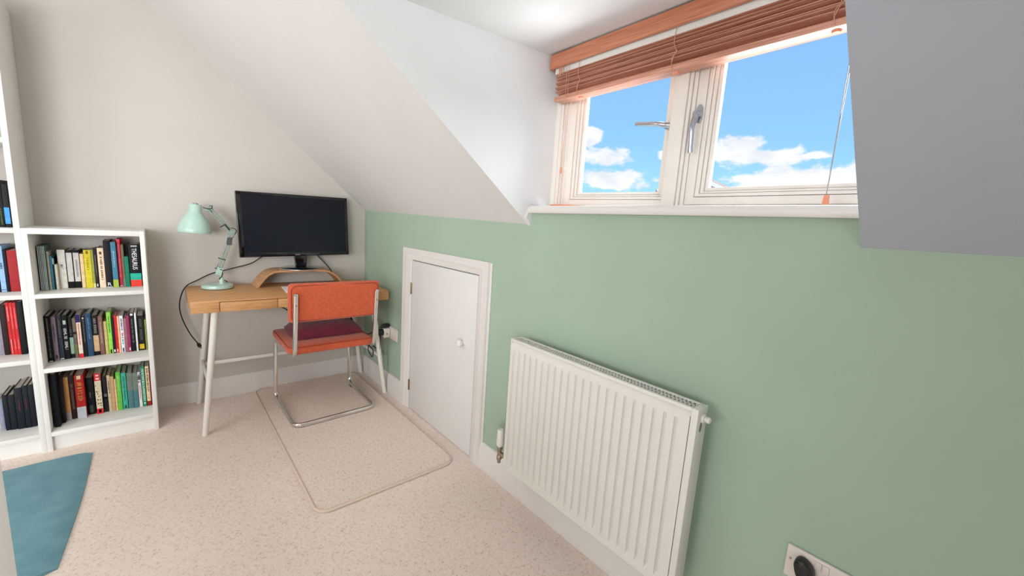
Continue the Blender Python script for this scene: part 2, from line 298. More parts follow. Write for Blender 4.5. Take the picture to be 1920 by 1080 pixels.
('C', -1.4612, -1.4382, -0.1578, 0.2204, (222, 208, 176), 'red capped cream book with an ink patterned spine, bottom shelf', [(0.82, 1, (206, 32, 44)), (0, 0.13, (206, 32, 44)), (0.03, 0.1, (240, 210, 210), 0.4)], [('blots', (95, 85, 75), 0.18, 0.78, 0.8), ('lines', (245, 200, 200), 0.85, 0.97, 0.6)], 0.15, 'book', 'book'),
('C', -1.4333, -1.418, -0.1483, 0.2006, (44, 28, 36), 'dark aubergine book with black lower half and grey spot', [(0, 0.42, (18, 22, 34)), (0.38, 0.5, (95, 95, 98), 0.7)], [], 0.15, 'book', 'book'),
('C', -1.4164, -1.4043, -0.1495, 0.1994, (206, 184, 150), 'slim beige book, left of the matching tan book on bottom shelf', [], [('lines', (120, 110, 90), 0.5, 0.85, 0.5)], 0.15, 'book', 'book'),
('C', -1.4032, -1.3904, -0.1547, 0.1924, (196, 158, 116), 'slim tan book, right of the slim beige book on bottom shelf', [], [], 0.15, 'book', 'book'),
('C', -1.3893, -1.3827, -0.1559, 0.1758, (238, 192, 142), 'very slim peach book left of the bright green book on bottom shelf', [], [], 0.15, 'book', 'book'),
('C', -1.3816, -1.3638, -0.1601, 0.213, (104, 186, 72), 'bright green book, bottom shelf of low bookcase', [], [('lines', (160, 220, 120), 0.5, 0.9, 0.3)], 0.15, 'book', 'book'),
('C', -1.3617, -1.343, -0.1576, 0.2039, (66, 172, 148), 'turquoise book right of the bright green book', [(0.02, 0.1, (30, 70, 70), 0.4)], [('lines', (30, 110, 100), 0.25, 0.9, 0.35)], 0.15, 'book', 'book'),
('C', -1.3405, -1.3191, -0.1587, 0.201, (82, 126, 130), 'grey teal hardback, left one of the matching pair on bottom shelf', [(0.5, 1, (118, 130, 118))], [], 0.15, 'book', 'book'),
('C', -1.3178, -1.2982, -0.1675, 0.1986, (78, 120, 126), 'grey teal hardback, right one of the matching pair on bottom shelf', [(0.5, 1, (116, 128, 116))], [], 0.15, 'book', 'book'),
('C', -1.2969, -1.2846, -0.1672, 0.199, (228, 222, 222), 'slim white book with big black lettering at the top and faint red lettering', [], [('glyph', (40, 45, 45), 0.7, 0.97, 0.85), ('lines', (205, 120, 130), 0.25, 0.62, 0.35)], 0.15, 'book', 'book'),
('C', -1.2826, -1.268, -0.1679, 0.2265, (42, 142, 108), 'green book with large white lettering along the whole spine', [(0.06, 0.1, (230, 240, 235), 0.4)], [('glyph', (225, 240, 232), 0.14, 0.95, 0.62)], 0.15, 'book', 'book'),
('C', -1.2652, -1.2504, -0.1691, 0.2266, (238, 210, 170), 'cream book with dark lettering and a red foot, bottom shelf', [(0, 0.12, (150, 36, 34))], [('glyph', (90, 70, 40), 0.35, 0.95, 0.5), ('lines', (215, 180, 120), 0.16, 0.3, 0.4)], 0.15, 'book', 'book'),
('C', -1.2494, -1.2448, -0.1657, 0.2082, (128, 20, 34), 'very slim dark red book at the right end of the bottom shelf', [], [], 0.15, 'book', 'book'),
('T1', -1.7083, -1.6957, -0.2, 0.1997, (20, 20, 20), 'black book cut by the left photo edge, upper shelf of tall bookcase', [], [], 0.15, 'book', 'book'),
('T1', -1.6949, -1.6784, -0.2, 0.2038, (26, 26, 28), 'tall black book left of the blue labelled book in tall bookcase', [], [('lines', (70, 95, 50), 0.05, 0.4, 0.3)], 0.15, 'book', 'book'),
('T1', -1.6775, -1.6616, -0.2, 0.1876, (36, 38, 38), 'black book with a bright blue lower label, tall bookcase', [(0.08, 0.46, (70, 150, 222), 0.95)], [], 0.15, 'book', 'book'),
('T2', -1.729, -1.7194, -0.1785, 0.2065, (20, 40, 40), 'dark green black book at the left photo edge, tall bookcase', [], [], 0.15, 'book', 'book'),
('T2', -1.7186, -1.7027, -0.176, 0.2089, (150, 186, 226), 'pale sky blue book on the tall bookcase', [(0.04, 0.055, (60, 90, 120), 0.8)], [('glyph', (50, 80, 110), 0.5, 0.63, 0.5)], 0.15, 'book', 'book'),
('T2', -1.7021, -1.693, -0.1765, 0.1924, (20, 24, 50), 'slim navy book between the sky blue and the cloth red book', [], [], 0.15, 'book', 'book'),
('T2', -1.6922, -1.6629, -0.1732, 0.1882, (160, 40, 44), 'wide dull red cloth bound book on the tall bookcase', [], [], 0.15, 'book', 'book'),
('T3', -1.7598, -1.7388, -0.1484, 0.2053, (150, 142, 158), 'lilac grey book left of the brown book on the tall bookcase', [], [], 0.15, 'book', 'book'),
('T3', -1.7362, -1.7198, -0.1562, 0.2374, (58, 34, 32), 'dark brown book left of the three red volumes', [], [], 0.15, 'book', 'book'),
('T3', -1.7181, -1.7079, -0.1604, 0.2482, (198, 44, 46), 'slim red volume, left of the three in the tall bookcase', [(0.02, 0.3, (240, 190, 190), 0.15), (0.65, 0.92, (240, 190, 190), 0.15)], [], 0.15, 'book', 'book'),
('T3', -1.7065, -1.6967, -0.1652, 0.2482, (206, 46, 50), 'slim red volume, middle of the three in the tall bookcase', [(0.1, 0.3, (236, 140, 140), 0.15), (0.5, 0.92, (236, 140, 140), 0.15)], [], 0.15, 'book', 'book'),
('T3', -1.6953, -1.6852, -0.1699, 0.2482, (204, 46, 50), 'slim red volume, right of the three in the tall bookcase', [(0.1, 0.3, (236, 140, 140), 0.15), (0.5, 0.9, (236, 140, 140), 0.15)], [], 0.15, 'book', 'book'),
('T3', -1.6831, -1.666, -0.1762, 0.2519, (16, 18, 20), 'black book beside the three red volumes in tall bookcase', [], [], 0.15, 'book', 'book'),
('T4', -1.794, -1.7853, -0.1213, 0.1389, (205, 190, 165), 'cream page notebook at the left photo edge, bottom of tall bookcase', [], [], 0.15, 'notebook', 'notebook'),
('T4', -1.7796, -1.7663, -0.1477, 0.1477, (150, 155, 185), 'spiral bound notebook with pale wire edge, left of the black notebooks', [('spiral',)], [], 0.14, 'notebook', 'notebook'),
('T4', -1.7618, -1.7469, -0.1662, 0.1766, (22, 30, 42), 'navy black elastic banded notebook, first right of the spiral notebook', [], [], 0.14, 'notebook', 'notebook'),
('T4', -1.7452, -1.726, -0.1698, 0.1748, (22, 30, 42), 'navy black notebook with cream pages showing on top, second right of the spiral notebook', [], [], 0.14, 'notebook', 'notebook'),
('T4', -1.7236, -1.6993, -0.1769, 0.2063, (22, 30, 42), 'thick black notebook with a small red mark on its spine', [(0.45, 0.7, (110, 40, 44), 0.1)], [], 0.14, 'notebook', 'notebook'),
('T4', -1.6977, -1.6812, -0.1794, 0.2129, (22, 30, 42), 'black notebook right of the red marked notebook', [(0.45, 0.7, (110, 40, 44), 0.1)], [], 0.14, 'notebook', 'notebook'),
('T4', -1.6805, -1.6648, -0.1783, 0.2141, (22, 30, 42), 'black notebook against the right side of the tall bookcase', [], [], 0.14, 'notebook', 'notebook'),
]
P_KEY, P_FILL, P_POINT, P_SKY, P_REAR = 41, 7, 7, 360, 36
# ------------------------------------------------------------------ the room
def cosd(a): return math.cos(math.radians(a))
def sind(a): return math.sin(math.radians(a))
YL, YR, YF, XW, ZC = -1.7828, -2.86, -4.6, -4.3, 2.35
SL = {0.0: (1.2475, 40.85), YL: (1.2186, 37.17), YR: (1.2118, 35.85), YF: (1.231, 35.85)}
def slope_pt(y, z):
    z0, a = SL[y]; return Vector((-(z - z0) / math.tan(math.radians(a)), y, z))
def dorm_z(x, y): return 1.8888 + 0.051 * x + 0.0105 * (-1.8 - y)
def dorm_hit(y):
    z0, a = SL[y]; t = math.tan(math.radians(a)); k = 1.8888 + 0.0105 * (-1.8 - y)
    x = (z0 - k) / (t + 0.051); return Vector((x, y, dorm_z(x, y)))
f = MB(); f.box((XW, YF, -0.05), (0.02, 0.02, 0.0)); struct(f.build('floor', M['carpet']))
w = MB(); A = [(XW, 0, 0), (0, 0, 0), (0, 0, SL[0.0][0]), tuple(slope_pt(0.0, ZC)), (XW, 0, ZC)]
w.prism(A, (0, 0.06, 0)); struct(w.build('wall_back', M['white_wall']))
w = MB(); w.box((XW - 0.06, YF, 0), (XW, 0, ZC)); struct(w.build('wall_left', M['white_wall']))
w = MB(); A = [(XW, YF, 0), (0, YF, 0), (0, YF, SL[YF][0]), tuple(slope_pt(YF, ZC)), (XW, YF, ZC)]
w.prism(A, (0, -0.06, 0)); struct(w.build('wall_front', M['white_wall']))
# green wall with the hatch opening and the raised part below the window
w = MB(); DY0, DY1, DZ = -0.776, -1.468, 0.960
def zeave(y): return SL[0.0][0] + (SL[YL][0] - SL[0.0][0]) * y / YL if y > YL else SL[YR][0] + (SL[YF][0] - SL[YR][0]) * (y - YR) / (YF - YR)
X = (0.08, 0, 0)
w.prism([(0, 0, 0), (0, DY0, 0), (0, DY0, zeave(DY0)), (0, 0, zeave(0))], X)
w.prism([(0, DY0, DZ), (0, DY1, DZ), (0, DY1, zeave(DY1)), (0, DY0, zeave(DY0))], X)
w.prism([(0, DY1, 0), (0, YL, 0), (0, YL, SL[YL][0]), (0, DY1, zeave(DY1))], X)
w.prism([(0, YL, 0), (0, YR, 0), (0, YR, 1.283), (0, YL, 1.272)], X)
w.prism([(0, YR, 0), (0, YF, 0), (0, YF, SL[YF][0]), (0, YR, SL[YR][0])], X)
bmesh.ops.remove_doubles(w.bm, verts=w.bm.verts[:], dist=1e-5)
struct(w.build('wall_right', M['green']))
# sloping ceilings as ruled surfaces, and the flat ceiling
def ruled(m, y0, y1, za0, za1, zb0, zb1, n=10):
    for i in range(n):
        for side in (0,):
            t0, t1 = i / n, (i + 1) / n
            p = [slope_pt(y0, za0 + (zb0 - za0) * t0), slope_pt(y1, za1 + (zb1 - za1) * t0), slope_pt(y1, za1 + (zb1 - za1) * t1), slope_pt(y0, za0 + (zb0 - za0) * t1)]
            m.poly(p)
c = MB(); ruled(c, 0.0, YL, SL[0.0][0], SL[YL][0], ZC, ZC)
bmesh.ops.remove_doubles(c.bm, verts=c.bm.verts[:], dist=1e-5)
for fc in c.bm.faces: fc.smooth = True
struct(c.build('ceiling', M['slope_paint']))
c = MB(); ruled(c, YR, YF, SL[YR][0], SL[YF][0], ZC, ZC); struct(c.build('ceiling', M['slope_shaded']))
hl, hr = dorm_hit(YL), dorm_hit(YR)
c = MB(); c.poly([hl, hr, slope_pt(YR, ZC), slope_pt(YL, ZC)])
c.poly([slope_pt(0.0, ZC), slope_pt(YL, ZC), slope_pt(YR, ZC), slope_pt(YF, ZC), (XW, YF, ZC), (XW, 0, ZC)])
struct(c.build('ceiling', M['white_wall']))
c = MB(); YW = -2.945; c.poly([hl, (0.22, YL, dorm_z(0.22, YL)), (0.22, YW, dorm_z(0.22, YW)), hr]); struct(c.build('ceiling', M['dormer_white']))
c = MB(); c.poly([(0, YL, SL[YL][0]), hl, (0.22, YL, dorm_z(0.22, YL)), (0.22, YL, 1.23)]); struct(c.build('wall_dormer_left', M['dormer_white']))
c = MB(); c.poly([(0, YR, SL[YR][0]), hr, (0.22, YW, dorm_z(0.22, YW))]); c.poly([(0, YR, SL[YR][0]), (0.22, YW, dorm_z(0.22, YW)), (0.22, YW, 1.20)]); c.poly([(0, YR, SL[YR][0]), (0.22, YW, 1.20), (0, YW, 1.20)]); struct(c.build('wall_dormer_right', M['dormer_white']))
c = MB(); c.prism([(0.0, YL, 1.2145), (-0.0255, YL, 1.2475), (-0.0035, YL, 1.2895), (0.0, YL, 1.2895)], (0, -0.018, 0)); struct(c.build('trim_1', M['slope_paint']))

# skirting boards
def skirt(name, pts2, path0, path1):
    """profile (d, z) extruded between two points"""
    a, b = Vector(path0), Vector(path1); d = (b - a); n = Vector((0, 0, 1)).cross(d).normalized()
    m = MB(); m.prism([a + n * p[0] + Vector((0, 0, p[1])) for p in pts2], d); return struct(m.build(name, M['trim']))
PROF = [(0, 0), (0.0166, 0), (0.0166, 0.098), (0.0135, 0.104), (0.0135, 0.108), (0.0095, 0.122), (0.006, 0.131), (0, 0.1335)]
skirt('baseboard_back', PROF, (0, 0, 0), (XW, 0, 0))
skirt('baseboard_right', PROF, (0, -0.683, 0), (0, -0.0168, 0))
skirt('baseboard_right', PROF, (0, YF, 0), (0, -1.5535, 0))

# loft hatch door with architrave
dr = thing('door_1', 'low white hatch door in the green wall', 'door', (0, -1.12, 0)); del dr['label']; del dr['category']; struct(dr)
m = MB(); m.box((-0.004, DY0 - 0.004, 0.004), (0.03, DY1 + 0.004, DZ - 0.003), 0.002); leaf = m.build('door_leaf', M['door'], dr)
ARC = [(0, 0), (0.0195, 0), (0.0195, 0.012), (0.017, 0.020), (0.021, 0.030), (0.016, 0.042), (0.012, 0.052), (0.0125, 0.062), (0.008, 0.070), (0, 0.072)]  # (depth, outward distance from the inner edge reversed)
ai0, ai1, aiz = -0.768, -1.473, 0.9615
AW = 0.088
def arch_pt(d, t):       # t from outer (0) to inner (AW)
    return d, t
m = MB(); K_ = AW / 0.072
P0 = [(d, AW - t * K_) for d, t in ARC]
ob0, ob1, obz = ai0 + AW, ai1 - AW + 0.004, aiz + 0.0715
# left leg, right leg, head with mitred corners
def sec(yz): return [Vector((-d, *yz(t))) for d, t in P0]
kz = (obz - aiz) / AW; k1 = (ai1 - ob1) / AW
Lb = [Vector((-d, ai0 + t, 0)) for d, t in P0]; Lt = [Vector((-d, ai0 + t, aiz + t * kz)) for d, t in P0]
Rt = [Vector((-d, ai1 - t * k1, aiz + t * kz)) for d, t in P0]; Rb = [Vector((-d, ai1 - t * k1, 0)) for d, t in P0]
t_ = bmesh.new(); rows = [[t_.verts.new(p) for p in r] for r in (Lb, Lt, Rt, Rb)]; n_ = len(P0)
for i in range(3):
    for k in range(n_ - 1): t_.faces.new((rows[i][k], rows[i][k + 1], rows[i + 1][k + 1], rows[i + 1][k]))
bmesh.ops.recalc_face_normals(t_, faces=t_.faces[:]); m._merge(t_)
m.box((-0.008, ob1 - 0.0125, 0.0), (0, ob1, obz - 0.004), 0.002)
m.build('architrave', M['trim'], dr)
for hz in (0.7835, 0.1555):
    m = MB(); m.tube([(-0.006, -0.7725, hz - 0.035), (-0.006, -0.7725, hz + 0.035)], 0.0042, 10); m.box((-0.0045, -0.7725, hz - 0.034), (-0.001, -0.783, hz + 0.034)); m.build('hinge', M['brass'], leaf)
m = MB(); m.lathe([(0, 0.042), (0.011, 0.041), (0.019, 0.035), (0.021, 0.026), (0.016, 0.016), (0.009, 0.011), (0.009, 0.004), (0.0155, 0.002), (0.017, 0.0)], (-0.004, -1.3614, 0.594), 28, rot=RY(-PI / 2)); m.build('knob', M['furn'], leaf)

# ------------------------------------------------------------------ window
wn = thing('window_1', 'x', 'x', (0.12, -2.32, 1.29)); del wn['label']; del wn['category']; struct(wn)
WT = 1.902
m = MB()
m.box((0.12, YL, 1.291), (0.21, -1.808, WT), 0.001); m.box((0.12, -1.8098, 1.291), (0.21, -1.8235, WT), 0.001); m.box((0.127, -1.8253, 1.291), (0.21, -1.8345, WT), 0.001); m.box((0.134, -1.8363, 1.291), (0.21, -1.844, WT), 0.001); m.box((0.155, YL, 1.291), (0.21, -1.844, WT))
m.box((0.115, -2.307, 1.2905), (0.21, -2.351, WT), 0.002); m.box((0.126, -2.299, 1.2905), (0.21, -2.309, WT), 0.001)
m.box((0.122, -2.3528, 1.291), (0.21, -2.3620, WT), 0.001); m.box((0.129, -2.3638, 1.291), (0.21, -2.3760, WT), 0.001); m.box((0.155, -2.34, 1.291), (0.21, -2.376, WT))
m.box((0.12, -2.905, 1.291), (0.21, YW, WT), 0.002); m.box((0.12, YL, 1.875), (0.21, YW, WT), 0.002)
m.box((0.12, YL, 1.29), (0.21, YW, 1.3010), 0.001); m.box((0.128, YL, 1.3), (0.21, YW, 1.3055), 0.0008); m.box((0.165, YL, 1.30), (0.21, YW, 1.312))
m.xf(tilt).build('window_frame', M['frame'], wn)
m = MB(); m.prism([(-0.024, 0, 1.264), (-0.0275, 0, 1.269), (-0.0275, 0, 1.283), (-0.021, 0, 1.291), (-0.012, 0, 1.2925), (0.13, 0, 1.2925), (0.13, 0, 1.264)], (0, -1.09, 0), bev=0.0)
m.xf(lambda p: tilt((p[0], p[1] - 1.8078, p[2]))).build('window_sill', M['trim'], wn)
def sash_rings(m, y0, y1, z0, z1, x):
    m.ring(y0, y1, z0, z1, 0.0284, x, x + 0.05, 0.0008, 0.0230)
    m.ring(y0 - 0.0302, y1 + 0.0302, z0 + 0.0250, z1 - 0.02, 0.0115, x + 0.003, x + 0.04, 0.0008, 0.0090)
    m.ring(y0 - 0.0434, y1 + 0.0434, z0 + 0.0356, z1 - 0.03, 0.0088, x + 0.010, x + 0.04, 0.0008, 0.0062)
    m.ring(y0 - 0.0538, y1 + 0.0538, z0 + 0.0434, z1 - 0.04, 0.0098, x + 0.018, x + 0.04, 0.0008)
    m.ring(y0 - 0.001, y1 + 0.001, z0 + 0.001, z1 - 0.001, 0.0545, x + 0.030, x + 0.048, 0.0, 0.0465)
def handle(m):
    """casement handle lying along -z from its boss at the origin, standing out along -x"""
    m.prism([Vector((0, 0.011 * math.cos(a), 0.001 + (0.030 if math.sin(a) > 0 else 0.026) * math.copysign(abs(math.sin(a)) ** 0.6, math.sin(a)))) for a in [2 * PI * k / 24 for k in range(24)]], (-0.008, 0, 0), bev=0.002)
    m.tube([(-0.006, 0, 0.0), (-0.030, 0, 0.0)], [0.011, 0.0095], 16)
    pts = bez([(-0.024, 0, 0.004), (-0.027, 0, -0.012), (-0.037, 0, -0.032), (-0.040, 0, -0.05), (-0.037, 0, -0.08), (-0.034, 0, -0.105), (-0.032, 0, -0.118)], 5)
    m.tube(pts, [0.0100 - 0.0040 * i / (len(pts) - 1) if i < len(pts) - 6 else 0.0074 for i in range(len(pts))], 12)
# right sash, shut
s2 = MB(); sash_rings(s2, -2.3778, -2.904, 1.3070, 1.874, 0.132); s2 = s2.xf(tilt).build('sash', M['frame'], wn)
m = MB(); m.box((0.158, -2.435, 1.37), (0.162, -2.85, 1.83)); m.xf(tilt).build('pane', M['glass'], s2)
m = MB(); handle(m); m.xf(lambda p: (p[0] + 0.132, p[1] - 2.3935, p[2] + 1.588)).build('handle', M['nickel'], s2)
# left sash, standing slightly open on its left hand hinge
HG = Vector((0.142, -1.842, 0)); AO = math.radians(10)
def swing(p):
    q = Vector(p) - HG; q = RZ(AO) @ q + HG; return tilt(q)
s1 = MB(); sash_rings(s1, -1.842, -2.298, 1.3085, 1.872, 0.142); s1 = s1.xf(swing).build('sash', M['frame'], wn)
m = MB(); m.box((0.168, -1.902, 1.37), (0.172, -2.24, 1.83)); m.xf(swing).build('pane', M['glass'], s1)
m = MB(); handle(m); m.xf(lambda p: swing((lambda q: (q[0] + 0.142, q[1] - 2.262, q[2] + 1.583))(RX(math.radians(97)) @ Vector(p)))).build('handle', M['nickel'], s1)

# ------------------------------------------------------------------ venetian blind
bl = thing('venetian_blind', 'reddish brown wooden venetian blind drawn up under its pelmet above the window', 'blind', (0.08, -2.32, 1.72))
BY0, BY1 = -1.800, -2.872
m = MB(); m.box((0.050, BY0 + 0.004, 1.833), (0.061, BY1, 1.8855), 0.0015); m.box((0.06, BY0 + 0.004, 1.833), (0.112, BY0 - 0.004, 1.8855), 0.0015); m.xf(tilt).build('valance', M['valance'], bl)
m = MB(); m.box((0.066, BY0 - 0.012, 1.814), (0.114, BY1, 1.874), 0.002); m.xf(tilt).build('head_rail', M['furn'], bl)
random.seed(3)
for k in range(8):
    z = 1.7400 + k * 0.0090; a = math.radians(20 + random.choice((-9, -2, 2, 4)))
    m = MB(); n = 8
    prof = [(-0.025 + 0.05 * i / n, 0.0018 * (1 - (2 * i / n - 1) ** 2)) for i in range(n + 1)]
    prof = [(u, v + 0.0013) for u, v in prof] + [(u, v - 0.0013) for u, v in prof[::-1]]
    P = [RY(a) @ Vector((u, 0, v)) + Vector((0.088, BY0 - 0.018 - random.uniform(0, 0.004), z)) for u, v in prof]
    m.prism(P, (0, BY1 - BY0 + 0.02, 0)); m.xf(tilt).build('slat', M['blind'], bl)
m = MB(); m.box((0.062, BY0 - 0.02, 1.7105), (0.114, BY1, 1.7285), 0.003); br = m.xf(tilt).build('bottom_rail', M['blind'], bl)
for y in (-1.942, -2.322, -2.725):
    m = MB(); m.lathe([(0, -0.004), (0.008, -0.004), (0.0105, 0.0), (0.0105, 0.002)], (0.085, y, 1.7095), 20); m.xf(tilt).build('button', M['peach_wood'], br)
    m = MB()
    for x in (0.0595, 0.1165):
        m.tube(bez([(x, y, 1.834), (x - 0.001, y + 0.002, 1.79), (x + 0.001, y - 0.006, 1.765), (x, y + 0.004, 1.745), (x, y, 1.712)], 6), 0.0011, 6)
    m.tube(bez([(0.058, y, 1.775), (0.055, y - 0.012, 1.762), (0.056, y - 0.004, 1.75), (0.058, y + 0.002, 1.735)], 6), 0.0011, 6)
    m.xf(tilt).build('ladder_cord', M['cordm'], bl)
m = MB()
for y in (-1.842, -1.850, -1.862):
    m.tube([(0.058, y, 1.834), (0.056, y - 0.002, 1.80)], 0.0022, 8)
m.tube(bez([(0.056, -1.883, 1.834), (0.057, -1.886, 1.7), (0.058, -1.893, 1.45)], 6), 0.0010, 6)
m.tube(bez([(0.056, -1.895, 1.834), (0.057, -1.897, 1.7), (0.058, -1.899, 1.30)], 6), 0.0009, 6)
pc = m.build('pull_cord', M['cordm'], bl)
m = MB(); m.lathe([(0, 0.012), (0.003, 0.011), (0.0055, -0.006), (0.0045, -0.012), (0, -0.012)], (0.058, -1.8935, 1.438), 16); m.build('tassel', M['peach_wood'], pc)
m = MB(); m.tube([(0.045, -2.7735, 1.84), (0.041, -2.7735, 1.60), (0.04, -2.7725, 1.333)], 0.0013, 6); m.tube([(0.045, -2.7685, 1.84), (0.041, -2.7705, 1.60), (0.04, -2.7725, 1.333)], 0.0009, 6); pc = m.build('pull_cord', M['nickel'], bl)
m = MB(); m.lathe([(0, 0.0125), (0.0055, 0.012), (0.0075, -0.012), (0, -0.0125)], (0.04, -2.7735, 1.318), 20); m.build('tassel', M['peach_wood'], pc)
# flat wooden piece on the sill
m = MB(); n = 14; P = []
for i in range(n + 1):
    u = i / n; P.append((0.0725 - 0.012 * u + 0.016 * (1 - u) ** 0.5 * (1 if u < 1 else 0), -1.846 - 0.205 * u, 0))
for i in range(n, -1, -1):
    u = i / n; P.append((0.0725 - 0.012 * u - 0.016 * (1 - u) ** 0.5, -1.846 - 0.205 * u, 0))
P = [p for i, p in enumerate(P) if i == 0 or (Vector(p) - Vector(P[i - 1])).length > 1e-4]
m.prism([(p[0], p[1], 1.2930) for p in P], (0, 0, 0.0115), bev=0.0018); m.xf(lambda p: tilt((p[0], p[1], 1.293 + (p[2] - 1.293) * (1 - 0.75 * max(0, min(1, (-1.93 - p[1]) / 0.12)))))) 
tag(m.build('wooden_dish', M['peach_wood']), 'flat orange brown wooden piece lying at the left end of the window sill', 'dish')

# ------------------------------------------------------------------ radiator
RY0, RY1, RZ0, RZ1, RXB, RXF = -1.8485, -2.6142, 0.1786, 0.758, -0.050, -0.110
rd = thing('radiator', 'white ribbed panel radiator on the green wall below the window', 'radiator', (-0.08, -2.23, RZ0))
m = MB(); t = bmesh.new()
NP = 22; fy0, fy1 = RY0 - 0.0064, RY1 + 0.0200; fz0, fz1 = RZ0 + 0.002, RZ1 - 0.013
pitch = (fy0 - fy1 - 0.022) / NP; zs = [fz0, fz0 + 0.010, fz0 + 0.030, fz0 + 0.037, fz0 + 0.046] ; zs += [fz1 - 0.043, fz1 - 0.034, fz1 - 0.027, fz1 - 0.012, fz1]
za = [0, 0, 0, 0.45, 1, 1, 0.45, 0, 0, 0]
ys = [fy0, fy0 - 0.010]; hs = [0, 0]
for k in range(NP):
    y0_ = fy0 - 0.011 - k * pitch
    for u, h in ((0.02, 0), (0.09, 1), (0.27, 1.0), (0.36, 0.0), (0.60, -0.08), (0.90, 0.0)):
        ys.append(y0_ - u * pitch); hs.append(h)
ys += [fy1 + 0.009, fy1]; hs += [0, 0]
xs_edge = {0: 0.010, len(zs) - 1: 0.010}
G = [[t.verts.new((RXF + (xs_edge.get(j, 0.0)) + 0.0085 * hs[i] * za[j], ys[i], zs[j])) for j in range(len(zs))] for i in range(len(ys))]
for i in range(len(ys) - 1):
    for j in range(len(zs) - 1): t.faces.new((G[i][j], G[i + 1][j], G[i + 1][j + 1], G[i][j + 1]))
bmesh.ops.recalc_face_normals(t, faces=t.faces[:])
if sum(fc.normal.x for fc in t.faces) > 0: bmesh.ops.reverse_faces(t, faces=t.faces[:])
m._merge(t, 0, True)
m.box((RXF + 0.0095, fy0, fz0), (RXB + 0.002, fy1 + 0.001, RZ1 - 0.02), 0.002)
m.build('front_panel', M['rad'], rd, auto=25)
m = MB(); gy0, gy1 = RY0 - 0.006, RY1 + 0.020
m.box((RXF + 0.004, gy0, RZ1 - 0.012), (RXF + 0.017, gy1, RZ1 - 0.001), 0.0015); m.box((RXB - 0.010, gy0, RZ1 - 0.012), (RXB, gy1, RZ1), 0.0015)
nb = 62
for k in range(nb + 1):
    y = gy0 - 0.002 - (gy0 - gy1 - 0.008) * k / nb; m.box((RXF + 0.015, y, RZ1 - 0.006), (RXB - 0.008, y - 0.0045, RZ1 - 0.001))
m.box((RXF + 0.03, gy0, RZ1 - 0.010), (RXF + 0.034, gy1, RZ1 - 0.001))
m.build('top_grille', M['rad'], rd)
m = MB(); m.box((RXF + 0.012, gy0, RZ1 - 0.05), (RXB - 0.004, gy1, RZ1 - 0.022)); m.build('convector_fins', M['rad_dark'], rd)
for y0_, y1_ in ((RY0, RY0 - 0.006), (RY1 + 0.0195, RY1)):
    m = MB(); m.box((RXF + 0.001, y0_, RZ0 + 0.001), (RXB, y1_, RZ1), 0.002); m.build('side_panel', M['rad'], rd)
m = MB(); m.prism([(RXF + 0.026 + 0.007 * math.cos(a), RY1 - 0.0006, RZ1 - 0.054 + 0.015 * math.sin(a)) for a in [2 * PI * k / 20 for k in range(20)]], (0, 0.001, 0)); m.build('side_slot', M['rad_dark'], rd)
m = MB(); m.lathe([(0, 0.020), (0.0075, 0.020), (0.0092, 0.017), (0.0092, 0.012), (0.0075, 0.011), (0.0075, 0.007), (0.0125, 0.006), (0.0135, 0.003), (0.0135, 0)], (-0.076, RY1, RZ1 - 0.030), 8, rot=RX(PI / 2)); m.build('air_vent', M['rad'], rd)
vx, vy = -0.080, RY0 + 0.0600
m = MB(); m.lathe([(0, 0.325), (0.012, 0.325), (0.0145, 0.318), (0.017, 0.262), (0.015, 0.250), (0.011, 0.245)], (vx, vy, 0), 20)
vh = m.build('valve_head', M['furn'], rd)
m = MB(); m.lathe([(0.009, 0.247), (0.0125, 0.243), (0.0125, 0.232), (0.009, 0.228), (0.009, 0.205), (0.012, 0.20), (0.012, 0.185), (0.008, 0.183), (0.008, 0.168), (0, 0.166)], (vx, vy, 0), 12)
m.tube([(vx, vy, 0.212), (vx, RY0 - 0.001, 0.212)], 0.0095, 12); m.tube(fillet([(vx, vy, 0.19), (vx + 0.035, vy, 0.19), (vx + 0.0795, vy, 0.19)], 0.01), 0.0075, 12)
m.build('valve_body', M['valve_metal'], rd)
for y in (-2.0, -2.45):
    m = MB(); m.box((RXB - 0.004, y, 0.30), (0.0, y - 0.03, 0.70), 0.002); m.build('wall_bracket', M['rad'], rd)

# ------------------------------------------------------------------ sockets, plugs
def rocker(m, y, z): m.prism([(-0.010, y, z), (-0.010, y - 0.013, z), (-0.010, y - 0.013, z - 0.019), (-0.010, y, z - 0.019)], (-0.0035, 0, 0), bev=0.001)
sk = thing('wall_socket', 'white double wall socket at the bottom right, low on the green wall', 'socket', (0, -2.908, 0.381))
m = MB(); m.box((-0.0105, -2.8345, 0.381), (0.0, -2.981, 0.467), 0.004, seg=3); m.build('face_plate', M['plastic'], sk)
for y in (-2.893, -2.9075):
    m = MB(); rocker(m, y, 0.4605); m.build('switch', M['plastic'], sk)
m = MB(); m.lathe([(0, 0.0012), (0.0025, 0.001), (0.003, 0)], (-0.0105, -2.8445, 0.433), 12, rot=RY(-PI / 2)); m.build('screw', M['nickel'], sk)
pg = thing('plug', 'black mains plug in the left half of the bottom right socket', 'plug', (-0.0105, -2.870, 0.405))
m = MB(); out = []
for k in range(28):
    a = 2 * PI * k / 28; yy, zz = math.cos(a), math.sin(a)
    out.append((-0.0106, -2.8705 - 0.020 * yy - 0.007 * (1 - zz) , 0.4335 + 0.024 * zz - (0.012 if zz < 0 else 0) * (-zz)))
m.prism(out, (-0.030, 0, 0), bev=0.006); m.build('plug_body', M['black'], pg)
m = MB(); m.tube(bez([(-0.030, -2.880, 0.405), (-0.030, -2.885, 0.385), (-0.036, -2.885, 0.30), (-0.045, -2.88, 0.12), (-0.07, -2.87, 0.012), (-0.12, -2.86, 0.0036), (-0.20, -2.90, 0.0036)], 8), 0.0035, 8); m.build('plug_flex', M['cable'], pg)
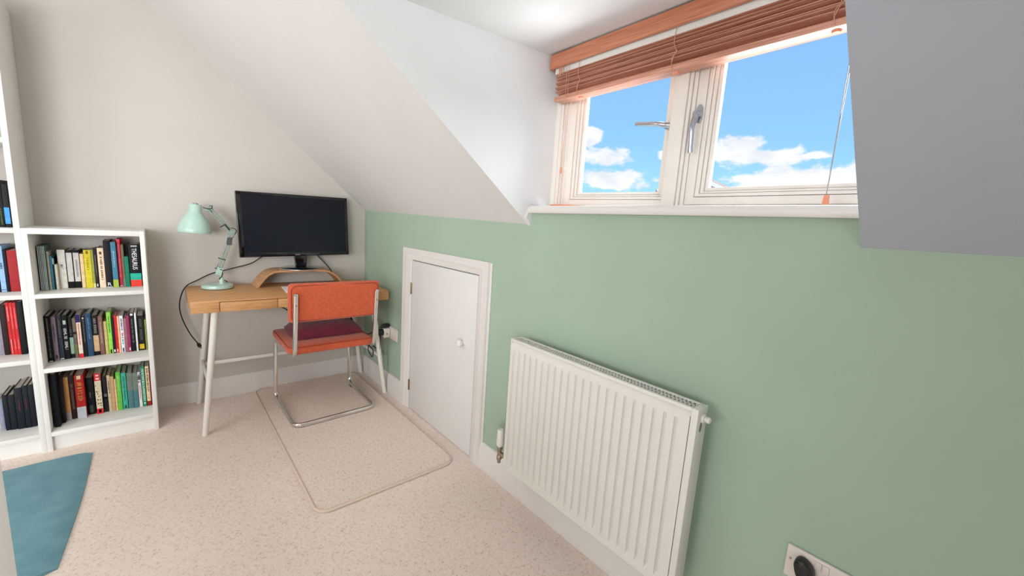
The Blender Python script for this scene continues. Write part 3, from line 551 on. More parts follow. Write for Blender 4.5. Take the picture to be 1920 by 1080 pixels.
sk = thing('wall_socket', 'white double wall socket on the green wall behind the desk leg', 'socket', (0, -0.527, 0.388))
m = MB(); m.box((-0.010, -0.4535, 0.388), (0.0, -0.6005, 0.474), 0.004, seg=3); m.build('face_plate', M['plastic'], sk)
m = MB(); rocker(m, -0.55, 0.466); m.build('switch', M['plastic'], sk)
ad = thing('plug_adapter', 'white block plug adapter pushed into the socket behind the desk leg', 'adapter', (-0.010, -0.485, 0.398))
m = MB(); m.box((-0.055, -0.455, 0.398), (-0.0101, -0.497, 0.462), 0.005, seg=3); m.build('adapter_body', M['plastic'], ad)
m = MB(); m.box((-0.030, -0.4972, 0.421), (-0.038, -0.4982, 0.431), 0.0004); m.build('indicator', M['brass'], ad)
pg = thing('plug', 'black plug hanging its cable below the white adapter behind the desk leg', 'plug', (-0.0555, -0.48, 0.40))
m = MB(); m.prism([(-0.0556, -0.480 + 0.022 * math.cos(a), 0.4375 + 0.024 * math.sin(a)) for a in [2 * PI * k / 20 for k in range(20)]], (-0.034, 0, 0), bev=0.006)
m.tube([(-0.074, -0.480, 0.416), (-0.074, -0.482, 0.392)], [0.006, 0.004], 10); m.build('plug_body', M['black'], pg)
m = MB(); m.tube(bez([(-0.074, -0.482, 0.395), (-0.078, -0.485, 0.35), (-0.081, -0.485, 0.318), (-0.092, -0.47, 0.322), (-0.108, -0.455, 0.338), (-0.114, -0.40, 0.335), (-0.112, -0.37, 0.29), (-0.095, -0.40, 0.245), (-0.10, -0.42, 0.30), (-0.122, -0.40, 0.335), (-0.16, -0.30, 0.42), (-0.20, -0.26, 0.54), (-0.21, -0.25, 0.655)], 8), 0.0032, 8); m.build('plug_flex', M['cable'], pg)
pg = thing('plug', 'black plug lying sideways on top of the white adapter behind the desk leg', 'plug', (-0.035, -0.475, 0.463))
m = MB(); m.tube(bez([(-0.010, -0.472, 0.477), (-0.030, -0.472, 0.4785), (-0.05, -0.472, 0.4775), (-0.065, -0.472, 0.472), (-0.075, -0.47, 0.468)], 5), [0.013, 0.014, 0.0145, 0.0145, 0.0145, 0.0145, 0.0145, 0.0145, 0.0145, 0.014, 0.013, 0.012, 0.011, 0.010, 0.009, 0.008, 0.007, 0.006, 0.005, 0.004, 0.0035], 14); m.build('plug_body', M['black'], pg)
m = MB(); m.tube(bez([(-0.074, -0.47, 0.4682), (-0.10, -0.46, 0.452), (-0.14, -0.42, 0.42), (-0.18, -0.33, 0.46), (-0.212, -0.30, 0.52), (-0.222, -0.29, 0.60), (-0.22, -0.27, 0.655)], 8), 0.0032, 8); m.build('plug_flex', M['cable'], pg)

# ------------------------------------------------------------------ bookcases
def bookcase(label, x0, x1, h, shelves, frame_top, parts_base=0.0735):
    b = thing('bookcase', label, 'bookcase', ((x0 + x1) / 2, -0.14, 0))
    D = -0.288; S = 0.0185
    for a in (x0, x1 - S):
        m = MB(); m.prism([(a, -0.0008, 0.14), (a, D, 0.14), (a, D, 0.0), (a, -0.020, 0.0), (a, -0.020, 0.14)] if False else [(a, -0.0008, h), (a, D, h), (a, D, 0.0), (a, -0.0195, 0.0), (a, -0.0195, 0.137), (a, -0.0008, 0.137)], (S, 0, 0), bev=0.0008); m.build('side_panel', M['furn'], b)
    m = MB(); m.box((x0 + S, -0.002, h - frame_top), (x1 - S, D, h), 0.0008); m.build('top_panel', M['furn'], b)
    for z1, th in shelves:
        m = MB(); m.box((x0 + S, -0.010, z1 - th), (x1 - S, D, z1), 0.0008); m.build('shelf', M['furn'], b)
    m = MB(); m.box((x0 + S, D + 0.018, 0.0), (x1 - S, D + 0.03, parts_base + 0.002)); m.build('plinth', M['furn'], b)
    m = MB(); m.box((x0 + S, -0.003, 0.14), (x1 - S, -0.0075, h - 0.01)); m.build('back_panel', M['furn_back'], b)
    return b
bookcase('low white bookcase with three shelves of books, left of the desk', -1.6235, -1.2228, 1.06, [(0.7625, 0.0195), (0.4105, 0.0205), (0.0950, 0.0215)], 0.025)
bookcase('tall white bookcase cut off by the left edge of the photo', -2.0245, -1.6237, 2.02, [(1.74, 0.02), (1.436, 0.021), (1.057, 0.020), (0.763, 0.0195), (0.4625, 0.0205), (0.0970, 0.022)], 0.025)

SHELF = dict(A=.7625, B=.4105, C=.0950, T1=1.057, T2=.763, T3=.4625, T4=.0970)
GRP = dict(A='books on the top shelf of the low bookcase', B='books on the middle shelf of the low bookcase', C='books on the bottom shelf of the low bookcase', T1='books in the tall bookcase', T2='books in the tall bookcase', T3='books in the tall bookcase', T4='notebooks at the bottom of the tall bookcase')
def spine_marks(kind, colr, f0, f1, wf, xc, y, z, h, w):
    m = MB(); rnd = random.Random(int(abs(xc) * 1e4) * 7 + len(kind) + int(z * 100))
    a, b = z + h * f1, z + h * f0; sp = a - b
    if kind == 'blots':
        for _ in range(26):
            cx = xc + rnd.uniform(-.36, .36) * w; cz = rnd.uniform(b, a); r = rnd.uniform(.0012, .0032)
            m.prism([(cx + r * math.cos(q) * rnd.uniform(.6, 1.1), y, cz + r * 1.3 * math.sin(q) * rnd.uniform(.6, 1.2)) for q in [2 * PI * k / 9 for k in range(9)]], (0, -0.0003, 0))
    else:
        lw = wf * w; zc = a
        while zc > b + 0.001:
            s = rnd.uniform(.55, 1.1) * lw * (0.62 if kind == 'glyph' else 0.9); s = min(s, zc - b)
            if kind == 'glyph':    # stroke-like marks for lettering too small to read
                m.box((xc - lw / 2, y, zc), (xc + lw / 2, y - 0.0003, zc - s * .3))
                if rnd.random() < .75: m.box((xc + (lw * .28 if rnd.random() < .5 else -lw * .5), y, zc), (xc + (lw * .5 if rnd.random() < .5 else -lw * .22), y - 0.0003, zc - s))
                if rnd.random() < .6: m.box((xc - lw / 2, y, zc - s * .72), (xc + lw / 2, y - 0.0003, zc - s))
            else: m.box((xc - lw / 2 * rnd.uniform(.7, 1), y, zc), (xc + lw / 2 * rnd.uniform(.7, 1), y - 0.0003, zc - s))
            zc -= s * (1.25 if rnd.random() < .8 else 1.9)
    return m
def make_book(sh, x0, x1, y, h, c, label, bands, text, depth, nm, cat):
    z = SHELF[sh] + 0.0004; w = x1 - x0; d = min(depth, -y - 0.0145); t = min(0.0022, w * 0.22)
    y1 = y + d; bm_ = book_mat(c)
    m = MB()
    m.box((x0, y, z), (x1, y + max(t, .0012), z + h), min(.0012, w * .2)); m.box((x0, y + t * .5, z), (x0 + t, y1, z + h)); m.box((x1 - t, y + t * .5, z), (x1, y1, z + h))
    o = m.build(nm, bm_); tag(o, label, cat, GRP[sh])
    m = MB(); m.box((x0 + t * .98, y + max(t, .0012), z + .0015), (x1 - t * .98, y1 - .002, z + h - (.0022 if h > .15 else .001))); m.build('pages', M['pages'], o)
    xc = (x0 + x1) / 2
    for bnd in bands:
        if bnd[0] == 'spiral':
            m = MB(); k = z + .006
            while k < z + h - .004:
                m.tube([(xc + .0068 * math.cos(q), y + .004 + .0068 * math.sin(q), k) for q in [2 * PI * i / 14 for i in range(14)]], .0008, 6, closed=True); k += .0062
            m.build('spiral_binding', M['silver'], o); continue
        f0, f1, bc = bnd[0], bnd[1], bnd[2]; wf = bnd[3] if len(bnd) > 3 else 1.0
        if bc is None: continue
        m = MB(); hw = w * wf / 2
        m.box((xc - hw, y + .0005, z + h * f0), (xc + hw, y - .0003, z + h * f1)); m.build('spine_panel', book_mat(bc), o)
    for tx, tc_, f0, f1, wf in text:
        if tx in ('lines', 'glyph', 'blots'): m = spine_marks(tx, tc_, f0, f1, wf, xc, y - .0002, z, h, w)
        else:
            b = lettering(tx, 1.0); lo = [min(v.co[i] for v in b.verts) for i in (0, 1)]; hi = [max(v.co[i] for v in b.verts) for i in (0, 1)]
            vert = len(tx) > 1; L_ = h * (f1 - f0)
            sx = L_ / (hi[0] - lo[0]) if vert else w * .55 / (hi[0] - lo[0]); sy = (w * wf if vert else L_) / (hi[1] - lo[1])
            for v in b.verts:
                u, q = (v.co.x - (lo[0] + hi[0]) / 2) * sx, (v.co.y - (lo[1] + hi[1]) / 2) * sy; zc = z + h * (f0 + f1) / 2
                v.co = Vector((xc + q, y - .0006 - v.co.z * .5, zc - u)) if vert else Vector((xc + u, y - .0006 - v.co.z * .5, zc + q))
            m = MB(); m._merge(b)
        m.build('spine_lettering', book_mat(tc_), o)
    return o
for bb in BOOKS: make_book(*bb)
# thin edges of the five booklets show dark gaps: nothing more to add, their covers are separate objects

# ------------------------------------------------------------------ desk
DX0, DX1, DYF, DYB, DT, DB = -1.069, -0.043, -0.533, -0.021, 0.7325, 0.671
dk = thing('desk', 'oak topped writing desk on splayed white tube legs in the corner', 'desk', (-0.556, -0.277, 0))
m = MB(); m.box((DX0, DYF + 0.0165, DB), (DX1, DYB, DT - 0.0065), 0.002); m.box((DX0, DYF, DT - 0.0075), (DX1, DYB, DT), 0.0015)
dr0, dr1, dr2 = -0.951, -0.6885, -0.426
m.box((DX0, DYF, DB), (dr0 - 0.0014, DYF + 0.018, DT - 0.006), 0.001); m.box((dr2 + 0.0014, DYF, DB), (DX1, DYF + 0.018, DT - 0.006), 0.001)
m.build('desk_top', M['oak'], dk)
m = MB(); m.box((dr0 - 0.001, DYF + 0.0125, DB + 0.002), (dr2 + 0.001, DYF + 0.0164, DT - 0.008)); m.build('drawer_gap_shade', M['gap_shade'], dk)  # dark sheet behind the drawer fronts, gap shadow put into its colour
for a, b in ((dr0, dr1), (dr1, dr2)):
    m = MB(); m.box((a + 0.0014, DYF - 0.0005, DB + 0.001), (b - 0.0014, DYF + 0.012, DT - 0.0102), 0.0008); m.build('drawer_front', M['oak'], dk)
LG = [((-0.968, -0.478, DB), (-1.038, -0.497, 0.0)), ((-0.968, -0.070, DB), (-1.037, -0.034, 0.0)), ((-0.128, -0.470, DB), (-0.037, -0.478, 0.0)), ((-0.128, -0.070, DB), (-0.037, -0.034, 0.0))]
for a, b in LG:
    m = MB(); m.tube([a, b], [0.0165, 0.0135], 18); m.build('leg', M['legs'], dk)
def on(l, z): a, b = Vector(LG[l][0]), Vector(LG[l][1]); return a + (b - a) * ((a.z - z) / (a.z - b.z))
for p, q in ((0, 1), (2, 3)):
    m = MB(); a, b = on(p, 0.272), on(q, 0.268); m.box((-0.006, 0, -0.011), (0.006, (b - a).length, 0.011), 0.002); ang = math.atan2(b.x - a.x, b.y - a.y)
    m.xf(lambda v, a=a, ang=ang: RZ(-ang) @ v + a); m.build('side_rail', M['legs'], dk)
m = MB(); a, b = on(1, 0.265), on(3, 0.265); m.box((a.x, a.y + 0.004 - 0.055, 0.254), (b.x, a.y + 0.014 - 0.055, 0.276), 0.002); m.build('back_rail', M['legs'], dk)
# bent plywood monitor riser
rs = MB()
def arch(o): return fillet([(-0.742 + o[0], 0, DT), (-0.668 + o[1], 0, 0.836 - o[2]), (-0.303 - o[1], 0, 0.836 - o[2]), (-0.212 - o[0], 0, DT)], 0.075, 10)
oA = arch((0, 0, 0)); iA = arch((0.0155, 0.008, 0.0115))
rs.prism([(p.x, -0.205, p.z + 0.0003) for p in oA] + [(p.x, -0.205, p.z + 0.0003) for p in iA[::-1]], (0, 0.17, 0))
tag(rs.build('monitor_riser', M['oak2'], auto=30), 'arched bent wood riser on the desk under the monitor', 'stand')
# paper
m = MB(); m.prism([(-0.605, -0.210, DT + 0.0003), (-0.42, -0.222, DT + 0.0003), (-0.435, -0.43, DT + 0.0003), (-0.622, -0.418, DT + 0.0003)], (0, 0, 0.004))
tag(m.build('notepad', M['paper']), 'white paper pad lying on the desk, mostly hidden by the chair back', 'notepad')

# ------------------------------------------------------------------ monitor
MC = Vector((-0.4925, -0.128, 1.1165)); MR = RZ(math.radians(4.2)) @ RY(math.radians(-1.25)) @ RX(math.radians(-2.0))
mo = thing('monitor', 'black widescreen computer monitor switched off, on the wooden riser', 'monitor', (-0.48, -0.118, 0.8365))
PW, PH = 0.651, 0.3895
place = lambda p: MR @ Vector(p) + MC
m = MB(); bw, bb, bt = 0.0255, 0.026, 0.0205; y0, y1 = -0.018, 0.012
m.box((-PW / 2, y0, -PH / 2), (-PW / 2 + bw, y1, PH / 2), 0.002); m.box((PW / 2 - bw * .75, y0, -PH / 2), (PW / 2, y1, PH / 2), 0.002)
m.box((-PW / 2 + .001, y0, -PH / 2), (PW / 2 - .001, y1, -PH / 2 + bb), 0.002); m.box((-PW / 2 + .001, y0, PH / 2 - bt), (PW / 2 - .001, y1, PH / 2), 0.002)
m.box((-PW / 2 + .004, 0.005, -PH / 2 + .004), (PW / 2 - .004, 0.022, PH / 2 - .004), 0.004); m.box((-0.2, 0.02, -0.12), (0.2, 0.045, 0.12), 0.01)
m.xf(place).build('bezel', M['gloss_black'], mo)
m = MB(); m.box((-PW / 2 + bw - .001, -0.0145, -PH / 2 + bb - .001), (PW / 2 - bw * .75 + .001, 0.006, PH / 2 - bt + .001)); m.xf(place).build('screen', M['screen'], mo)
b = lettering('AOC', 0.0125); bmesh.ops.rotate(b, verts=b.verts[:], cent=(0, 0, 0), matrix=RX(PI / 2)); bmesh.ops.translate(b, verts=b.verts[:], vec=(-0.008, -0.0185, -PH / 2 + 0.009)); m = MB(); m._merge(b); m.xf(place).build('badge', M['silver'], mo)
m = MB(); m.box((-0.500, -0.120, 0.846), (-0.434, -0.092, 0.96), 0.006); m.xf(lambda p: (p[0] + (0.0 if p[2] < .9 else -0.010 * (1 if p[0] < -.467 else -0.6)), p[1], p[2])); m.build('stand_neck', M['gloss_black'], mo)
m = MB(); m.lathe([(0, 0.0105), (0.03, 0.0105), (0.116, 0.006), (0.119, 0.0035), (0.119, 0.0003), (0, 0.0003)], (-0.475, -0.115, 0.8365), 56); bs = m.build('stand_base', M['gloss_black'], mo)
m = MB(); m.lathe([(0.1175, 0.0052), (0.1205, 0.0045), (0.1205, 0.0004), (0.1175, 0.0004)], (-0.475, -0.115, 0.8365), 56); m.build('base_rim', M['silver'], bs)
# loose cables
m = MB(); pts = bez([(-0.62, -0.085, 0.955), (-0.6929, -0.06, 0.8998), (-0.7428, -0.06, 0.8664), (-0.8353, -0.055, 0.8381), (-0.8868, -0.052, 0.8229), (-0.9473, -0.05, 0.8052), (-1.012, -0.055, 0.7700), (-1.060, -0.06, 0.7430), (-1.085, -0.06, 0.7000), (-1.0985, -0.06, 0.6415), (-1.0984, -0.06, 0.5879), (-1.0847, -0.06, 0.5226), (-1.0565, -0.06, 0.4446), (-1.0287, -0.06, 0.392)], 8)
m.tube(pts, 0.0032, 8); cb = m.build('video_cable', M['cable'])
tag(cb, 'black cable from the monitor drooping behind the lamp and off the left desk end', 'cable')
d_ = (pts[-1] - pts[-3]).normalized(); p0 = pts[-1]
m = MB(); q = Vector((0.45, 0, -0.89)).normalized(); o_ = Vector(OFF[cb.name])
m.tube([p0 - q * .004, p0 + q * .006, p0 + q * .008, p0 + q * .028, p0 + q * .030], [.0035, .005, .009, .0105, .006], 12); cn = m.build('connector', M['black'], cb)
m = MB(); m.tube([p0 + q * .029, p0 + q * .041], .0055, 10); m.build('connector_tip', M['brass'], cb)
m = MB(); m.tube(bez([(-0.40, -0.075, 0.965), (-0.3628, -0.045, 0.9329), (-0.3424, -0.04, 0.9108), (-0.2937, -0.035, 0.8579), (-0.2581, -0.026, 0.8155), (-0.235, -0.022, 0.77), (-0.222, -0.0235, 0.736)], 8), 0.0032, 8)
tag(m.build('power_cable', M['cable']), 'black cable slanting from the monitor down behind the right side of the riser', 'cable')
m = MB(); m.tube(bez([(-0.72, -0.36, 0.6675), (-0.666, -0.40, 0.655), (-0.6303, -0.40, 0.637), (-0.58, -0.38, 0.60), (-0.50, -0.36, 0.585), (-0.42, -0.34, 0.62), (-0.38, -0.33, 0.6675)], 8), 0.0032, 8)
tag(m.build('power_cable', M['cable']), 'black cable looping under the desk left of the chair back', 'cable')

# ------------------------------------------------------------------ desk lamp
LX, LY, LZ = -0.9245, -0.140, DT
lp = thing('desk_lamp', 'mint green jointed arm desk lamp at the left end of the desk', 'lamp', (LX, LY, LZ))
m = MB(); m.lathe([(0, 0.026), (0.055, 0.026), (0.070, 0.0245), (0.0765, 0.020), (0.078, 0.013), (0.078, 0.004), (0, 0.004)], (LX, LY, LZ), 56); bs = m.build('base', M['mint'], lp)
m = MB(); m.lathe([(0.0765, 0.0042), (0.0765, 0.0003), (0, 0.0003)], (LX, LY, LZ), 56); m.build('base_pad', M['black'], bs)
m = MB(); m.lathe([(0.0145, 0.025), (0.012, 0.030), (0.0105, 0.060), (0.0085, 0.066), (0, 0.066)], (LX + 0.022, LY, LZ), 22); m.build('post', M['mint'], lp)
def P3(x, z, y=LY): return Vector((x, y, z))
A0, A1 = P3(-0.914, 0.832), P3(-0.842, 1.058); B0, B1 = P3(-0.846, 1.066), P3(-0.940, 1.186)
m = MB(); m.tube([P3(LX + 0.022, 0.788), P3(LX + 0.022, 0.815)], 0.0045, 10)
for s in (-1, 1): m.prism([P3(-0.931, 0.815, LY + s * .010), P3(-0.905, 0.811, LY + s * .010), P3(-0.893, 0.848, LY + s * .010), P3(-0.920, 0.858, LY + s * .010)], (0, s * .002, 0))
m.tube([P3(-0.917, 0.822, LY - .012), P3(-0.917, 0.822, LY + .012)], .003, 8); m.tube([P3(-0.903, 0.842, LY - .012), P3(-0.903, 0.842, LY + .012)], .003, 8); m.box((-0.928, LY - .010, 0.813), (-0.903, LY + .010, 0.838), 0.002); m.build('lower_bracket', M['mint'], lp)
def bars(name, a, b, gap, r=0.0058):
    d = (b - a).normalized(); nn = Vector((d.z, 0, -d.x)); m = MB()
    for s in (-1, 1):
        for e in (-1, 1): m.tube([a + nn * s * gap + Vector((0, e * .006, 0)), b + nn * s * gap + Vector((0, e * .006, 0))], r * .72, 10)
    return m, d, nn
m, d, nn = bars('a', A0, A1, 0.0075); la = m.build('lower_arm', M['mint_dark'], lp)
m = MB(); s0, s1 = A0 + d * .012 - nn * .020, A0 + d * .075 - nn * .004
ax = (s1 - s0).normalized(); pa = []; nt = 26
for i in range(nt * 8 + 1):
    u = i / (nt * 8); q = 2 * PI * nt * u; pa.append(s0 + ax * (s1 - s0).length * u + Vector((0, 1, 0)) * .0028 * math.cos(q) + ax.cross(Vector((0, 1, 0))) * .0028 * math.sin(q))
m.tube(pa, .0007, 5); m.build('spring', M['nickel'], la)
m = MB()
for p in (A0 + d * .013, A0 + d * .075): m.tube([p - nn * .024 + Vector((0, -.004, 0)), p + nn * .012 + Vector((0, -.013, 0))], .0026, 8)
m.build('spring_pin', M['black'], la)
m, d2, n2 = bars('b', B0, B1, 0.0075); ua = m.build('upper_arm', M['mint_dark'], lp)
m = MB(); p = B0 + d2 * .05
m.tube([p + n2 * .004 + Vector((0, -.013, 0)), p - n2 * .026 + Vector((0, -.006, 0))], .0026, 8); m.tube([p + n2 * .002 + Vector((0, -.012, 0)), B0 + d2 * .012 + Vector((0, -.011, 0))], .0035, 8); m.build('spring_pin', M['black'], ua)
m = MB()
for s in (-1, 1): m.prism([P3(-0.852, 1.078, LY + s * .0105), P3(-0.826, 1.066, LY + s * .0105), P3(-0.836, 1.036, LY + s * .0105), P3(-0.860, 1.048, LY + s * .0105)], (0, s * .002, 0))
for x, z in ((-0.851, 1.070), (-0.832, 1.062), (-0.842, 1.042)): m.tube([P3(x, z, LY - .013), P3(x, z, LY + .013)], .0034, 8)
m.build('elbow', M['mint_dark'], lp)
m = MB(); m.prism([P3(-0.945, 1.200), P3(-0.926, 1.196), P3(-0.922, 1.178), P3(-0.938, 1.170), P3(-0.966, 1.180), P3(-0.966, 1.192)], (0, .006, 0), bev=.001); m.tube([P3(-0.934, 1.186, LY - .010), P3(-0.934, 1.186, LY + .014)], .004, 8); m.tube([P3(-0.934, 1.196), P3(-0.930, 1.215)], .0045, 8); m.build('shade_joint', M['mint_dark'], lp)
SR = RY(math.radians(4.0))
pr_ = [(0.012, 0.157), (0.026, 0.155), (0.0292, 0.150), (0.0292, 0.116), (0.033, 0.108), (0.044, 0.092), (0.058, 0.070), (0.069, 0.044), (0.0755, 0.020), (0.0775, 0.0), (0.0765, -0.0015), (0.0755, 0.0), (0.067, 0.044), (0.056, 0.068), (0.042, 0.090), (0.031, 0.106), (0.0, 0.108)]
m = MB(); m.lathe(pr_, (-1.0155, LY, 1.0555), 56, rot=SR); sh = m.build('shade', M['mint'], lp, auto=60)
m = MB(); m.lathe([(0, 0.164), (0.010, 0.163), (0.013, 0.158), (0.013, 0.156)], (-1.0155, LY, 1.0555), 28, rot=SR); m.build('shade_cap', M['nickel'], sh)
m = MB(); m.tube(bez([(-0.972, LY, 1.196), (-0.955, LY - .004, 1.190), (-0.936, LY - .006, 1.192), (-0.932, LY - .004, 1.206), (-0.944, LY, 1.207)], 8), .0022, 8)
m.tube(bez([(-0.852, LY, 1.082), (-0.838, LY, 1.087), (-0.823, LY, 1.078), (-0.822, LY, 1.062), (-0.832, LY, 1.045), (-0.838, LY, 1.03)], 8), .0022, 8)
m.tube(bez([(-0.898, LY, 0.835), (-0.897, LY - .004, 0.818), (-0.903, LY - .014, 0.803), (-0.913, LY - .014, 0.793), (-0.912, LY - .008, 0.786)], 8), .0024, 8)
m.tube(bez([(-0.892, LY + .02, 0.775), (-0.878, LY + .05, 0.7665), (-0.860, LY + .085, 0.745), (-0.84, LY + .10, 0.7355)], 8), .0024, 8); m.build('flex', M['cable'], lp)
m = MB(); NN = 8; t = bmesh.new(); g_ = [[t.verts.new((-0.8665 + .027 * i / 3 - .0035 * math.sin(k / NN * 3.0) - .005 * (k / NN) ** 2 + .0, LY - .012 - .004 * math.sin(k / NN * 2.5), 1.032 - .045 * k / NN)) for k in range(NN + 1)] for i in range(4)]
for i in range(3):
    for k in range(NN): t.faces.new((g_[i][k], g_[i + 1][k], g_[i + 1][k + 1], g_[i][k + 1]))
m._merge(t, 0, True); m.build('cable_tag', M['grey_tag'], lp)

# ------------------------------------------------------------------ cantilever chair
def rbox(m, a, b, r, n=10, mi=0, fn=None):
    t = bmesh.new(); bmesh.ops.create_cube(t, size=2.0); bmesh.ops.subdivide_edges(t, edges=t.edges[:], cuts=n, use_grid_fill=True)
    a, b = Vector(a), Vector(b); c = (a + b) / 2; h = Vector([abs(b[i] - a[i]) / 2 for i in range(3)])
    for v in t.verts:
        p = Vector([v.co[i] * h[i] for i in range(3)])
        for i in range(3):   # concentrate the rings at the rounded edges
            u = v.co[i]; s_ = abs(u); rr = min(r, h[i]) / h[i]
            s_ = (s_ / .6) * (1 - rr) if s_ <= .6 else (1 - rr) + rr * (s_ - .6) / .4
            p[i] = math.copysign(s_ * h[i], u)
        q = Vector([max(-h[i] + min(r, h[i]), min(h[i] - min(r, h[i]), p[i])) for i in range(3)]); d = p - q
        if d.length > 1e-9:
            k = max(abs(d[i]) / min(r, h[i]) for i in range(3)); d = d.normalized() * k * min(r, *h) if True else d
        v.co = c + q + d
        if fn: v.co = Vector(fn(v.co))
    m._merge(t, mi, True)
CX = -0.4255
ch = thing('cantilever_chair', 'orange corduroy cantilever chair with chrome tube frame pulled up to the desk', 'chair', (CX, -0.46, 0.0))
MATZ = 0.012
zl = MATZ + 0.0135
half = [(CX - 0.218, -0.737, 0.772), (CX - 0.2185, -0.722, 0.62), (CX - 0.220, -0.698, 0.424), (CX - 0.226, -0.236, 0.419), (CX - 0.233, -0.247, zl), (CX - 0.2275, -0.703, zl)]
path = half + [(2 * CX - x, y + (0.012 if z < .1 else 0.006), z) for x, y, z in half[::-1]]
m = MB(); m.tube(fillet(path, 0.052, 9), 0.0122, 18); fr = m.build('frame', M['chrome'], ch)
for s in (-1, 1):
    m = MB(); m.box((CX + s * .230 - .010, -0.262, MATZ), (CX + s * .230 + .010, -0.305, MATZ + .006), .002); m.build('foot_glide', M['black'], fr)
    m = MB(); x = CX + s * .218; m.lathe([(0, 0.016), (0.009, 0.012), (0.0125, 0.0)], (x, -0.737, 0.771), 16); m.build('end_cap', M['chrome'], fr); m = MB(); m.lathe([(0, 0.003), (0.0035, 0.0028), (0.005, 0.0)], (x, -0.7435, 0.720), 14, rot=RX(PI / 2)); m.build('screw', M['nickel'], fr)
m = MB(); rbox(m, (CX - 0.236, -0.640, 0.4125), (CX + 0.236, -0.195, 0.463), 0.020, 10, fn=lambda p: (p[0], p[1], p[2] + (0.006 * math.cos((p[0] - CX) / .236 * 1.4) * math.cos((p[1] + .41) / .22 * 1.4) if p[2] > .44 else 0)))
st = m.build('seat', M['orange'], ch, auto=80)
def rrect(cx, cy, hx, hy, r, n=8):
    o = []
    for sx, sy, a0 in ((1, 1, 0), (-1, 1, PI / 2), (-1, -1, PI), (1, -1, 3 * PI / 2)):
        for k in range(n + 1):
            a = a0 + k / n * PI / 2; o.append((cx + sx * (hx - r) + r * math.cos(a), cy + sy * (hy - r) + r * math.sin(a)))
    return o
m = MB(); m.tube([(x, y, 0.4575) for x, y in rrect(CX, -0.4175, 0.2325, 0.219, 0.03)], 0.0032, 8, closed=True); m.build('piping', M['orange_pipe'], st)
bend = lambda p: (p[0], p[1] + 0.10 * ((p[0] - CX) ** 2) - 0.06 * (p[2] - .72) , p[2])
BX = -0.4265
m = MB(); rbox(m, (BX - 0.2455, -0.722, 0.617), (BX + 0.2455, -0.674, 0.832), 0.022, 12, fn=bend); bk_ = m.build('backrest', M['orange'], ch, auto=80)
for yy in (-0.7195, -0.676):
    m = MB(); m.tube([Vector(bend((x, yy, z))) for x, z in rrect(BX, 0.7245, 0.234, 0.096, 0.03, 10)], 0.0034, 8, closed=True); m.build('piping', M['orange_pipe'], bk_)
m = MB(); m.tube([Vector(bend((x, -0.7205, z))) for x, z in rrect(BX, 0.7245, 0.224, 0.085, 0.02, 10)], 0.0022, 8, closed=True); m.build('seam', M['orange'], bk_)
# cushion on the seat
m = MB()
def pill(p):
    x, y, z = p; u = (x + 0.405) / 0.205; v = (y + 0.375) / 0.165; e = max(0, 1 - abs(u) ** 3.2) * max(0, 1 - abs(v) ** 3.2)
    pin = 1 - 0.05 * (u * u) * (v * v) ; zz = 0.4725 + (0.012 + (0.062 if z > .5 else 0.0)) * (e ** .45 if z > .5 else 0.0) * (1.0)
    if z <= .5: zz = 0.4712 + 0.010 * (1 - e ** .5)
    return (-0.405 + (x + 0.405) * pin + 0.02 * (y + .375), -0.375 + (y + 0.375) * pin, zz)
rbox(m, (-0.61, -0.54, 0.48), (-0.20, -0.21, 0.52), 0.004, 16, fn=pill)
tag(m.build('cushion', M['maroon'], auto=80), 'flat maroon cushion lying on the orange chair seat', 'cushion')

# ------------------------------------------------------------------ mats
mt = MB(); o_ = rrect(-0.417, -0.742, 0.327, 0.720, 0.055, 8)
mt.prism([(x, y, 0.0004) for x, y in o_], (0, 0, MATZ - 0.0012)); mo_ = mt.build('floor_mat', M['mat_carpet']); tag(mo_, 'beige carpet mat with a raised bound edge under the orange chair', 'mat')
m = MB(); m.tube([(x, y, 0.0075) for x, y in rrect(-0.417, -0.742, 0.325, 0.718, 0.055, 8)], 0.0070, 10, closed=True); m.xf(lambda p: (p[0], p[1], max(0.0005, p[2]))).build('bound_edge', M['mat_edge'], mo_)
m = MB(); t = bmesh.new()
XA, XB, YA, YB = -2.06, -1.464, -0.412, -1.243; nx, ny = 24, 34
def tz(u, v): return 0.0125 + 0.0022 * math.sin(v * 7 + u * 3) * u + 0.002 * math.sin(u * 9)
top = [[None] * (ny + 1) for _ in range(nx + 1)]; bot = [[None] * (ny + 1) for _ in range(nx + 1)]
for i in range(nx + 1):
    for j in range(ny + 1):
        u, v = i / nx, j / ny; x = XA + (XB - XA) * u; y = YA + (YB - YA) * v
        x += u * (0.008 * math.sin(v * PI * 1.1) - 0.010 * v) - u * 0.0; y += v * (0.0 if u < .9 else 0.02 * (u - .9) * 10 * 1) 
        e = 0.35 + 0.65 * min(1, (1 - u) * 14) ** .5
        top[i][j] = t.verts.new((x, y, tz(u, v) * e)); bot[i][j] = t.verts.new((x, y, 0.0005))
for i in range(nx):
    for j in range(ny):
        t.faces.new((top[i][j], top[i + 1][j], top[i + 1][j + 1], top[i][j + 1])); t.faces.new((bot[i][j], bot[i][j + 1], bot[i + 1][j + 1], bot[i + 1][j]))
for i in range(nx): t.faces.new((top[i][0], bot[i][0], bot[i + 1][0], top[i + 1][0])); t.faces.new((top[i + 1][ny], bot[i + 1][ny], bot[i][ny], top[i][ny]))
for j in range(ny): t.faces.new((top[0][j + 1], bot[0][j + 1], bot[0][j], top[0][j])); t.faces.new((top[nx][j], bot[nx][j], bot[nx][j + 1], top[nx][j + 1]))
bmesh.ops.recalc_face_normals(t, faces=t.faces[:]); m._merge(t, 0, True)
tag(m.build('exercise_mat', M['teal'], auto=50), 'teal blue felt mat on the carpet in front of the bookcases', 'mat')
